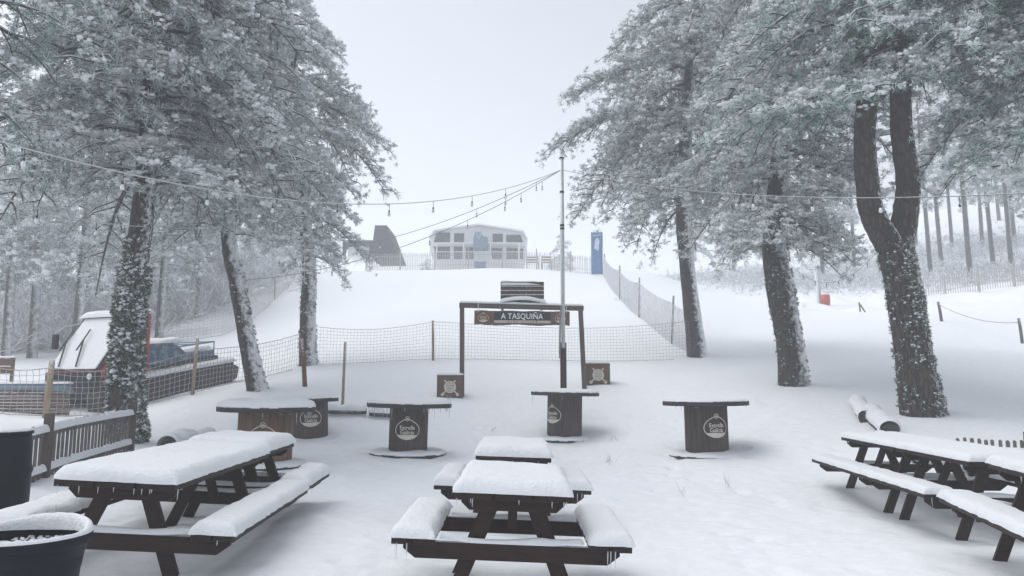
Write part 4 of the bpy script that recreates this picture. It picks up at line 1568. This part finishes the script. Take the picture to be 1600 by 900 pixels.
log('snow-covered log with a dark cut end behind the left picnic tables', L3(262, 672, 11.2, .15), L3(338, 660, 12.4, .12), .15, 3, .14)
log('short thin branch log poking from the snow left of the wide spool table', L3(330, 668, 12.6, .08), L3(358, 655, 13.2, .1), .045, 5, .02)
log('big snow-topped log with a round dark end at the foot of the forked tree', L3(1390, 660, 12.8, .07), L3(1360, 638, 14.2, .06), .15, 7, .08)
log('smaller snowy log behind the big one left of the forked tree', L3(1352, 637, 13.9, .07), L3(1338, 622, 15.2, .06), .12, 9, .08)
log('small round log end half buried in front of the big right log', L3(1378, 664, 12.7, .03), L3(1374, 660, 12.95, .03), .06, 10, .03)
log('dark log lying behind the stake and the half-hidden spool table', L3(508, 640, 16.4, .12), L3(572, 640, 16.6, .1), .07, 12, .08)
log('dark log lying behind the icicled spool table', L3(578, 640, 16.5, .1), L3(660, 640, 16.7, .08), .07, 13, .08)

# ------------------------------------------------------------------ black drum and tub
q = gp(2, 790, 6.4)
t = thing('plastic_drum', 'tall black plastic drum with snow on its lid at the left edge', 'drum', (P(-10, 700, 6.4).x, 6.4, q.z))
m = MB()
ztop = P(20, 676, 6.4).z - q.z
prof = []
for i in range(25):
    zz = -.1 + (ztop + .1) * i / 24
    k = i / 24
    rad = .272 + .018 * math.sin(k * PI)
    if abs(k - .33) < .03 or abs(k - .66) < .03:
        rad += .014
    if k > .97:
        rad -= .01
    prof.append((rad, zz))
m.lathe(prof + [(.262, ztop), (.001, ztop)], 48)
m.build('body', M['black'], t, True)
m = MB()
m.lathe([(.262, ztop - .015), (.284, ztop - .012), (.284, ztop + .012), (.262, ztop + .014)], 48)
m.build('rim', M['black'], t)
m = MB()
disc_pillow(m, .262, ztop + .004, .035, 3)
m.build('lid_snow', M['snow'], t, True)

tx = P(42, 830, 4.35)
q = g(tx.x, 4.35)
t = thing('planter_tub', 'round black tub with snow round its rim at the lower left corner', 'tub', (tx.x, 4.35, q))
zr = P(52, 834, 4.35).z - q
m = MB()
m.lathe([(.001, -.2), (.255, -.2), (.262, 0.02), (.285, .3), (.312, zr - .07), (.318, zr - .065), (.330, zr - .06), (.335, zr - .01), (.331, zr), (.312, zr), (.308, zr - .02), (.296, zr - .12), (.285, zr - .2)], 56)
m.build('tub_wall', M['black'], t, True)
m = MB()
m.lathe([(.31, zr - .08), (.2, zr - .07), (.1, zr - .06), (.001, zr - .06)], 40, wob=.0)
m.build('soil', M['soil'], t, True)
m = MB()
rn = random.Random(2)
# rim snow: a rounded ring, widest at the back
vs, fs = [], []
n, qn = 64, 9
for k in range(n):
    a = 2 * PI * k / n
    back = max(0, math.sin(a + .1))
    w = .024 + .012 * rn.random() + .055 * back ** 1.5
    h_ = .018 + .055 * back ** 1.3 + .004 * rn.random()
    for j in range(qn):
        b_ = PI * j / (qn - 1)
        rr = .334 - w / 2 + math.cos(b_) * w / 2
        vs.append((rr * math.cos(a), rr * math.sin(a), zr - .004 + math.sin(b_) * h_ - (.02 * back if j == qn - 1 else 0)))
for k in range(n):
    for j in range(qn - 1):
        a, b_ = k * qn + j, ((k + 1) % n) * qn + j
        fs.append((a, b_, b_ + 1, a + 1))
m.add(vs, fs)
m.build('rim_snow', M['snow'], t, True)
rng = np.random.default_rng(4)
k = 190
aa, r2 = rng.uniform(0, 6.28, k), .27 * np.sqrt(rng.random(k))
aa[:120] = rng.uniform(-.2, 3.0, 120)
r2[:120] = rng.uniform(.14, .28, 120)
V, F = blobs(np.stack([r2 * np.cos(aa), r2 * np.sin(aa), np.full(k, zr - .066)], 1), rng.uniform(.005, .016, k), rng, .7)
npmesh('snow_flecks', V, [F], [np.zeros(len(F), int)], [M['snow']], t, True)

# ------------------------------------------------------------------ snowcat
f0 = gp(136, 642, 18.9)
r0 = gp(334, 591, 22.6)
fwd = (f0 - r0)
yaw = math.atan2(fwd.y, fwd.x)
pt_ = -math.atan2(fwd.z, math.hypot(fwd.x, fwd.y))
cat = thing('snowcat', 'snow-covered snowcat with slanted windscreen parked behind the net', 'snowcat', f0 + Vector((0, 0, .0)), (0, 0, yaw))
# local: +x forward (towards camera left), +y to the right-hand side seen in the picture's left; the side seen is +y or -y
rise_ = lambda x: -x * math.tan(pt_) if False else x * (fwd.z / math.hypot(fwd.x, fwd.y))
wid = 1.0
def sx(pts):
    return [(x, z + rise_(x)) for x, z in pts]
def extr(name, pts, y0, y1, mat, bevel=.02, parent=cat):
    m = MB(); m.prism(sx(pts), y0, y1, 'y'); return m.build(name, mat, parent, bevel=bevel)
for s in (-1, 1):
    y0, y1 = sorted((s * .55, s * 1.12))
    tk = extr('track', [(-3.9, .12), (-3.6, 0), (.15, -.02), (.42, .14), (.50, .36), (.35, .55), (.0, .62), (-3.6, .62), (-3.95, .45)], y0, y1, M['track'], .03)
    m = MB()
    for i in range(17):
        x = -3.7 + i * .25
        m.box(x, x + .06, y0 - .02, y1 + .02, -.03 + rise_(x), .64 + rise_(x))
    m.build('grouser_bars', M['track'], tk)
    m = MB()
    pillow(m, -3.8, .3, y0 - .02, y1 + .02, .63, .12, r=.1, seed=5 + s, zf=lambda X, Y: X * (fwd.z / math.hypot(fwd.x, fwd.y)))
    m.build('track_snow', M['snow'], tk, True)
extr('chassis', [(-3.7, .3), (.2, .3), (.35, .6), (.3, .85), (-3.6, .85)], -.62, .62, M['darkmetal'])
extr('cab', [(-.95, .8), (.42, .8), (.45, .98), (-.45, 2.28), (-.95, 2.3)], -.95, .95, M['red'], .03)
# windscreen lies on the slope from (.45,.98) to (-.45,2.28), snow-covered
m = MB()
m.prism(sx([(.455, 1.02), (.475, 1.03), (-.425, 2.27), (-.445, 2.26)]), -.86, .86, 'y')
ws = m.build('windscreen', M['glass_dark'], cat)
m = MB()
m.prism(sx([(.476, 1.05), (.52, 1.06), (-.38, 2.27), (-.424, 2.26)]), -.88, .88, 'y')
m.build('windscreen_snow', M['snow'], ws, bevel=.02)
m = MB()
pillow(m, -1.0, -.32, -1.0, 1.0, 2.29, .16, r=.14, seed=8, zf=lambda X, Y: X * (fwd.z / math.hypot(fwd.x, fwd.y)))
m.build('roof_snow', M['snow'], cat, True)
for s, yy in ((1, .2), (1, -.45)):
    m = MB()
    a = Vector((.50, yy, 1.10 + rise_(.5))); b_ = Vector((.06, yy - .38, 1.72 + rise_(.06)))
    a2, b2_ = a + Vector((.035, 0, .02)), b_ + Vector((.05, 0, .03))
    m.tube([a2, b2_], .022, 5)
    m.tube([b2_ + Vector((.2, .03, -.29)), b2_ + Vector((-.19, -.03, .27))], .02, 5)
    m.build('wiper', M['darkmetal'], ws)
for s in (-1, 1):
    m = MB()
    z_ = 1.72 + rise_(.1)
    m.tube([(-.35, s * .93, 2.15 + rise_(-.35)), (.0, s * 1.15, 2.1 + rise_(0)), (.12, s * 1.25, z_ + .22)], .02, 6)
    ar_ = m.build('mirror_arm', M['frostwire'], cat)
    m = MB()
    m.box(.08, .18, s * 1.25 - .09, s * 1.25 + .09, z_ - .2, z_ + .2)
    m.build('mirror', M['black'], ar_, bevel=.03)
    m = MB()
    m.tube([(.42, s * .93, 1.0 + rise_(.42)), (-.42, s * .95, 2.25 + rise_(-.42))], .03, 6)
    m.build('pillar', M['darkmetal'], cat)
m = MB()
m.box(.40, .52, -.97, .97, .60 + rise_(.45), .97 + rise_(.45))
m.build('bumper', M['black'], cat, bevel=.02)
m = MB()
for yy in (-.72, .72):
    pass
for yy in (-.72, .72):
    m = MB()
    m.lathe([(.001, 0), (.07, 0), (.08, -.03), (.08, -.06)], 16)
    ob = m.build('headlight', M['white'], cat, loc=(.55, yy, .87 + rise_(.5)))
    ob.rotation_euler = (0, PI / 2, 0)
extr('engine_cover', [(-3.4, .86), (-.97, .86), (-1.0, 1.50), (-1.9, 1.44), (-2.3, 1.12), (-3.3, 1.06)], -.72, .72, M['blue_paint'], .03)
m = MB()
for i in range(4):
    x = -3.3 + i * .62
    m.tube([(x, -.74, .9 + rise_(x)), (x, -.74, 1.28 + rise_(x)), (x, .74, 1.28 + rise_(x)), (x, .74, .9 + rise_(x))], .022, 5)
m.tube([(-3.3, -.74, 1.28 + rise_(-3.3)), (-1.44, -.74, 1.28 + rise_(-1.44))], .022, 5)
m.tube([(-3.3, .74, 1.28 + rise_(-3.3)), (-1.44, .74, 1.28 + rise_(-1.44))], .022, 5)
m.build('deck_rail', M['grey_blue'], cat)
m = MB()
pillow(m, -2.2, -1.45, -.7, .7, 1.40, .14, r=.1, seed=18, zf=lambda X, Y: X * (fwd.z / math.hypot(fwd.x, fwd.y)))
pillow(m, -3.3, -2.3, -.66, .66, 1.09, .10, r=.1, seed=19, zf=lambda X, Y: X * (fwd.z / math.hypot(fwd.x, fwd.y)))
m.build('deck_snow', M['snow'], cat, True)

# plank stack / blade left of the snowcat
q = gp(50, 640, 17.6)
t = thing('plough_blade', 'low brown ribbed plough blade behind the net at the left edge', 'plough blade', q, (0, 0, R_(-3)))
m = MB()
n = 9
for i in range(n):
    m.box(-1.25 + .0, .85 + .01 * (i % 3), 0 + .012 * (i % 2), .10, -.1 + i * .075, -.1 + i * .075 + .068)
m.build('blade_face', M['rust'], t, bevel=.008)
m = MB()
m.tube([(-1.3, .06, .62), (-.2, .05, .64), (.8, .05, .60), (.92, .05, .5)], [.1, .1, .1, .05], 10)
m.build('top_tube', M['grey_blue'], t, True)
m = MB()
pillow(m, -1.3, .85, -.05, .18, .70, .05, seed=44)
m.build('blade_snow', M['snow'], t, True)

# wooden board at the far left
q = gp(8, 590, 21)
t = thing('wooden_board', 'small brown board on a post at the left edge beside the forest', 'sign', q)
m = MB()
m.box(-.6, .22, 0, .04, .55, .75); m.box(-.6, .22, 0, .04, .77, .97)
m.build('board', M['brownwood'], t, bevel=.005)
for xx in (.14,):
    m = MB(); m.box(xx - .04, xx + .04, .041, .1, -.2, 1.0); m.build('post', M['brownwood'], t)
m = MB()
pillow(m, -.6, .22, -.01, .1, 1.0, .05, r=.04, seed=71)
m.build('board_snow', M['snow'], t, True)

# ------------------------------------------------------------------ station building
BD = 64
bz = 10.45
def X(px):
    return (px - 800) / FPX * BD / 1.0 * (math.cos(PITCH) + 9 / BD * math.sin(PITCH))
def Zp(py):
    return P(750, py, BD).z
cxb = X(748)
st = thing('station_building', 'white ski station with dark windows beyond the paling fence', 'building', (cxb, BD, bz))
rx = lambda px: X(px) - cxb
rz = lambda py: Zp(py) - bz
out = [(670, 392), (671, 372), (678, 361.5), (747, 352), (817, 362.5), (823, 375), (824, 392), (816, 420), (684, 420)]
m = MB()
m.prism([(rx(a), rz(b)) for a, b in out], .35, 6, 'y')
m.build('wall', M['wallwhite'], st)
m = MB()
rp_ = [(670, 370), (677, 359.5), (747, 350), (818, 360.5), (825, 373)]
low = [(672.5, 370.5), (679, 361.8), (747, 352.4), (816.5, 362.8), (822.5, 373.5)]
for i in range(4):
    a, b_, c_, d_ = rp_[i], rp_[i + 1], low[i + 1], low[i]
    m.prism([(rx(k[0]), rz(k[1])) for k in (a, b_, c_, d_)], -.25, 6.3, 'y')
m.build('roof', M['snow'], st)
def window(poly):
    m = MB()
    pts = [(rx(a), rz(b)) for a, b in poly]
    cxw = sum(p[0] for p in pts) / len(pts); czw = sum(p[1] for p in pts) / len(pts)
    m.prism([(cxw + (x - cxw) * 1.06, czw + (z - czw) * 1.06) for x, z in pts], .28, .36, 'y')
    fo = m.build('window', M['wallwhite'], st)
    m = MB()
    m.prism(pts, .24, .281, 'y')
    m.build('pane', M['glass_dark'], fo)
for poly in ([(681, 362.5), (702, 362.5), (702, 381.5), (675, 381.5)], [(708.5, 363.5), (724, 363.5), (724, 381.5), (708.5, 381.5)],
             [(769.5, 364.5), (785.5, 364.5), (785.5, 382), (769.5, 382)], [(791, 366), (813.5, 366), (819, 382.5), (791, 382.5)],
             [(676, 385), (702, 385), (702, 404), (682, 404)], [(708, 385), (723, 385), (723, 404), (708, 404)], [(727, 386), (739, 386), (739, 404), (727, 404)],
             [(764, 387), (785, 387), (785, 404), (769, 404)], [(791, 387), (809, 387), (809, 404), (791, 404)], [(812, 388), (818, 388), (818, 404), (812, 404)]):
    window(poly)
# raised gondola-shaped grey-blue booth in the middle
m = MB()
m.prism([(rx(a), rz(b)) for a, b in [(740.5, 377), (743.5, 367), (752.5, 367), (755, 374), (762.5, 375), (762.5, 392), (740.5, 392)]], -1.45, .2, 'y')
m.build('booth', M['grey_blue'], st, bevel=.05)
m = MB()
m.prism([(rx(a), rz(b)) for a, b in [(743, 367), (745, 367), (749, 376), (752, 367), (754, 367), (750, 378), (748, 378)]], -1.50, -1.455, 'y')
m.build('booth_mark', mat_plain('pale_blue_print', (.32, .42, .50), .6), st)
for px in (684, 725, 767, 811):
    m = MB()
    m.box(rx(px) - .05, rx(px) + .05, -1.3, -1.2, -.3, rz(384))
    m.build('canopy_post', M['white'], st)
m = MB()
m.box(rx(674), rx(820), -1.3, .3, rz(384.5), rz(383))
m.build('canopy', M['white'], st)
m = MB()
for yy in (398,):
    m.box(rx(676), rx(820), -1.5, -1.45, rz(yy + .6), rz(yy - .4))
m.build('railing', M['white'], st)
# chalet
ch = thing('chalet', 'dark steep-roofed chalet half hidden by the left tree', 'building', (X(585), 66, bz))
k = 66 / BD
cx0 = 597
r2_ = lambda px: (px - cx0) / FPX * 66
def z2(py):
    return P(600, py, 66).z - bz
m = MB()
m.prism([(r2_(589), z2(352)), (r2_(608), z2(352)), (r2_(628), z2(402)), (r2_(584), z2(402))], 0, 5.0, 'y')
m.build('roof', M['slate'], ch)
m = MB()
m.box(r2_(538), r2_(586), .1, 4, z2(382.5), z2(375))
m.build('porch_roof', M['slate'], ch)
m = MB()
m.box(r2_(545), r2_(582), .6, 4, z2(400), z2(383))
m.build('porch_wall', M['wallwhite'], ch)
m = MB()
for px in (541, 584):
    m = MB()
    m.prism([(r2_(px - 3), z2(382)), (r2_(px + 5), z2(382)), (r2_(px + 1), z2(400)), (r2_(px - 3), z2(400))], .1, .35, 'y')
    m.build('porch_post', M['slate'], ch)

# banner
q = gp(933, 428, 54)
bn = thing('banner', 'tall blue banner with a pale mark at the right end of the paling fence', 'banner', q)
zt = P(933, 363, 54).z - q.z
m = MB()
n = 10
vs, fs = [], []
for i in range(n + 1):
    z = .1 + (zt - .1) * i / n
    for j in range(6):
        x = -.42 + .84 * j / 5
        vs.append((x, .05 * math.sin(j * 1.3 + i * .5), z))
for i in range(n):
    for j in range(5):
        a = i * 6 + j
        fs.append((a, a + 1, a + 7, a + 6))
m.add(vs, fs)
o = m.build('cloth', M['blue'], bn, True)
so = o.modifiers.new('s', 'SOLIDIFY'); so.thickness = .01
m = MB()
m.prism([(-.2, zt * .62), (.12, zt * .56), (.2, zt * .8), (.05, zt * .88), (-.12, zt * .82)], -.09, -.07, 'y')
m.prism([(-.3, zt * .90), (.3, zt * .93), (.3, zt * .945), (-.3, zt * .915)], -.09, -.07, 'y')
m.build('mark', mat_plain('pale_print', (.55, .62, .72), .7), bn)
m = MB()
m.tube([(.44, 0, -.2), (.44, 0, zt + .05)], .03, 8)
m.build('pole', M['metal'], bn)

# blue box, benches by the station
q = gp(750, 418, 58)
m = MB()
m.box(-.45, .45, 0, .6, 0, .42); m.box(-.48, .48, -.03, .63, .42, .48)
o = m.build('storage_box', M['blue'], None, bevel=.03, loc=Vector((P(750, 410, 58).x, 58, P(750, 418, 58).z)))
tag(o, 'low blue storage box in front of the station', 'box')
for (px0, px1, lab) in ((822, 842, 'tan wooden bench beyond the paling fence, nearer the station'), (846, 862, 'tan wooden bench beyond the paling fence, farther right')):
    p0_, p1_ = P(px0, 418, 59), P(px1, 418, 59)
    t = thing('wooden_bench', lab, 'bench', ((p0_.x + p1_.x) / 2, 59, p0_.z), group='benches by the station')
    w = (p1_.x - p0_.x) / 2
    m = MB(); m.box(-w, w, -.2, .2, .4, .46); m.build('seat', M['tanwood'], t)
    m = MB(); m.box(-w, w, .2, .25, .6, .75); m.box(-w, w, .2, .25, .82, .95); m.build('backrest', M['tanwood'], t)
    for s in (-1, 1):
        m = MB(); m.box(s * w * .9 - .04, s * w * .9 + .04, -.2, .2, -.2, .4); m.build('leg', M['tanwood'], t)

# red padded post, small trestle
q = gp(1290, 478, 45)
t = thing('padded_post', 'red padded post standing in the snow under the right boughs', 'post', q)
m = MB()
m.lathe([(.001, -.05), (.24, -.05), (.29, .35), (.27, .72), (.001, .72)], 20)
m.build('pad', M['red'], t, True)
m = MB()
m.tube([(-.25, .3, -.2), (-.3, .3, 2.6)], .16, 10)
m.build('pole', M['metal'], t)
q = gp(1345, 491, 40)
t = thing('wooden_trestle', 'small wooden prop made of two stakes beside the forked trunk', 'stake', q)
m = MB(); m.tube([(0, 0, -.2), (-.05, 0, .62)], .045, 7); m.build('stake', M['greywood'], t)
m = MB(); m.tube([(.35, 0, -.1), (0, 0, .5)], .04, 7); m.build('stake', M['greywood'], t)


# ------------------------------------------------------------------ small twigs and grass
def tufts(name, label, spots, seed, mat='grass', h=.10, n=30, w=.0025, cat='grass', kind='stuff'):
    rng = np.random.default_rng(seed)
    pos, dr = [], []
    for x, y, r, k in spots:
        a = rng.uniform(0, 6.28, k); q = r * np.sqrt(rng.random(k))
        xx, yy = x + q * np.cos(a), y + q * np.sin(a)
        pos.append(np.stack([xx, yy, np.array([g(u, v) for u, v in zip(xx, yy)]) - .01], 1))
        dr.append(norm(np.stack([rng.normal(size=k) * .5, rng.normal(size=k) * .5, np.ones(k)], 1)))
    pos = np.concatenate(pos); dr = np.concatenate(dr)
    V, F, mi = blades(pos, dr, h * rng.uniform(.5, 1.2, len(pos)), n, w, rng, .45, 0)
    o = npmesh(name, V, [F], [mi * 0], [M[mat]])
    tag(o, label, cat, None, kind)


# thin snow and banks
for px, py, D, h, r in [(197, 690, 13, .10, .7), (402, 617, 18, .12, .7), (482, 570, 23.5, .15, .8), (1090, 560, 24, .15, .9), (1240, 604, 18, .12, .9), (1445, 652, 14, .12, .9), (703, 622, 18.7, .05, .6), (935, 613, 19.3, .05, .6)]:
    q = P(px, py, D)
    MOUNDS.append((q.x, q.y, h * .6, r))
for x, y in [(0.0, 5.3), (-2.75, 5.7), (-2.9, 7.0), (-3.0, 8.2), (4.9, 7.6), (5.0, 9.0), (4.6, 6.0)]:
    MOUNDS.append((x, y, -.055, .75))
rf = random.Random(9)
for i in range(900):
    x = rf.uniform(-5, 6.5); y = rf.uniform(4.2, 17)
    MOUNDS.append((x, y, rf.choice((-1, -1, 1)) * rf.uniform(.008, .032), rf.uniform(.05, .14)))
for (fx, fy, dx_, dy_, n_f) in ((1.6, 5, 1.6, 11, 34), (1.2, 13, 4.5, -7, 26), (-1.2, 6, 2.2, 9, 24), (5.2, 12, -3, 5, 18)):
    for i in range(n_f):
        s_ = i / n_f
        cx_, cy_ = fx + dx_ * s_ + .3 * math.sin(s_ * 9), fy + dy_ * s_
        o_ = .14 if i % 2 else -.14
        for k_ in (-.07, .07):
            MOUNDS.append((cx_ + o_ + rf.uniform(-.04, .04), cy_ + k_ + rf.uniform(-.05, .05), -.036, .075))
        MOUNDS.append((cx_ + o_, cy_ - .2, .014, .07))
tufts('grass', 'dry grass poking through thin snow under the tables',
      [(-.25, 5.25, .14, 60), (.25, 5.25, .16, 70), (.05, 5.2, .3, 50), ], 5, h=.06, n=7)
tufts('twigs', 'few dead stems sticking out of the snow',
      [(x, y, .05, 2) for x, y in [(2.2, 9.6), (1.6, 12.2), (1.55, 12.4), (4.0, 12.6), (5.2, 10.6), (1.95, 14.6), (-.4, 16), (2.9, 10.2)]] +
      [(P(948, 560, 21).x, 20.5, .15, 4), (P(972, 450, 38).x, 38, .4, 30), (P(700, 600, 18.5).x, 18.5, .1, 4)], 6, 'twig', .22, 4, .004, 'stems')

# ------------------------------------------------------------------ ground sheet
def warp(n, lo, hi, c, k):
    u = np.linspace(math.asinh((lo - c) / k), math.asinh((hi - c) / k), n)
    return c + k * np.sinh(u)


xs = warp(980, -135, 135, 0, 7.0)
ys = warp(980, -32, 215, 7, 6.0)
XX, YY = np.meshgrid(xs, ys, indexing='ij')
Z = gbase(XX, YY)
for mx, my, h, r in MOUNDS:
    i0, i1 = np.searchsorted(xs, [mx - 3.2 * r, mx + 3.2 * r]); j0, j1 = np.searchsorted(ys, [my - 3.2 * r, my + 3.2 * r])
    Z[i0:i1, j0:j1] += h * np.exp(-((XX[i0:i1, j0:j1] - mx) ** 2 + (YY[i0:i1, j0:j1] - my) ** 2) / r ** 2)
nearf = np.exp(-((XX / 25) ** 2 + ((YY - 8) / 25) ** 2))
Z += .010 * vnoise(XX * 11, YY * 9, 31) * nearf
Z += .05 * vnoise(XX * .5, YY * .35, 1) + .028 * vnoise(XX * 1.6, YY * 1.1, 2) * (0.4 + nearf) + .012 * vnoise(XX * 5, YY * 4, 3) * nearf
rough = np.clip((XX - 14) / 6, 0, 1) * np.clip((YY - 34) / 8, 0, 1)
Z += .5 * rough * vnoise(XX * .6, YY * .6, 8) + .2 * rough * vnoise(XX * 1.7, YY * 1.7, 9)
V = np.stack([XX, YY, Z], -1).reshape(-1, 3)
nx, ny = len(xs), len(ys)
I = (np.arange(nx - 1)[:, None] * ny + np.arange(ny - 1)[None]).ravel()
F = np.stack([I, I + ny, I + ny + 1, I + 1], 1)
gr = npmesh('ground', V, [F], [np.zeros(len(F), int)], [M['ground']], None, True)
tag(gr, 'smooth snow-covered ground rising to a ski slope', 'ground', None, 'structure')
print('ground z range', Z.min(), Z.max())

# ------------------------------------------------------------------ haze
hz = MB()
hz.box(-140, 140, -40, 220, float(Z.min()) - 1.0, 36)
ho = hz.build('haze', [bpy.data.materials.new('haze_air')])
tag(ho, 'pale winter fog filling the air', 'haze', None, 'stuff')
hm = ho.data.materials[0]
hm.use_nodes = True
hm.node_tree.nodes.clear()
oo = hm.node_tree.nodes.new('ShaderNodeOutputMaterial')
pv = hm.node_tree.nodes.new('ShaderNodeVolumePrincipled')
pv.inputs['Color'].default_value = (.93, .965, 1.0, 1)
pv.inputs['Density'].default_value = .0056
pv.inputs['Anisotropy'].default_value = .1
hm.node_tree.links.new(pv.outputs[0], oo.inputs['Volume'])

# ------------------------------------------------------------------ light
w = bpy.data.worlds.new('World')
sc.world = w
w.use_nodes = True
nt = w.node_tree
nt.nodes.clear()
wo = nt.nodes.new('ShaderNodeOutputWorld')
bg = nt.nodes.new('ShaderNodeBackground')
sky = nt.nodes.new('ShaderNodeTexSky')
sky.sky_type = 'NISHITA'
sky.sun_disc = False
SE, SR = R_(60), R_(-75)
sky.sun_elevation = SE
sky.sun_rotation = SR
sky.air_density = 1.0
sky.dust_density = 1.5
sky.ozone_density = 1.0
hs = nt.nodes.new('ShaderNodeHueSaturation')
hs.inputs['Saturation'].default_value = .26
nt.links.new(sky.outputs[0], hs.inputs['Color'])
nt.links.new(hs.outputs[0], bg.inputs['Color'])
nt.links.new(bg.outputs[0], wo.inputs[0])
bg.inputs['Strength'].default_value = .132
sl = bpy.data.lights.new('sun', 'SUN')
sl.energy = 1.1
sl.angle = R_(55)
sl.color = (1, .99, .97)
so = bpy.data.objects.new('sun', sl)
COL.objects.link(so)
dv = Vector((math.sin(SR) * math.cos(SE), math.cos(SR) * math.cos(SE), math.sin(SE)))
so.rotation_euler = dv.to_track_quat('Z', 'Y').to_euler()
so.location = (0, 0, 60)

# ------------------------------------------------------------------ camera, render
cam = bpy.data.cameras.new('camera')
cam.sensor_width = 36
cam.lens = 36 * FPX / 1600
cam.clip_end = 1000
cam.clip_start = .05
co = bpy.data.objects.new('camera', cam)
COL.objects.link(co)
co.location = (0, 0, CAMZ)
co.rotation_euler = (PI / 2 + PITCH, 0, 0)
sc.camera = co
sc.view_settings.view_transform = 'Standard'
sc.view_settings.look = 'None'
sc.view_settings.gamma = 1
sc.view_settings.use_curve_mapping = False
sc.view_settings.exposure = 0.64
try:
    sc.cycles.use_denoising = True
    sc.cycles.max_bounces = 8
    sc.cycles.diffuse_bounces = 4
    sc.cycles.transmission_bounces = 4
    sc.cycles.volume_bounces = 3
    sc.cycles.use_light_tree = False
except Exception as e:
    print(e)
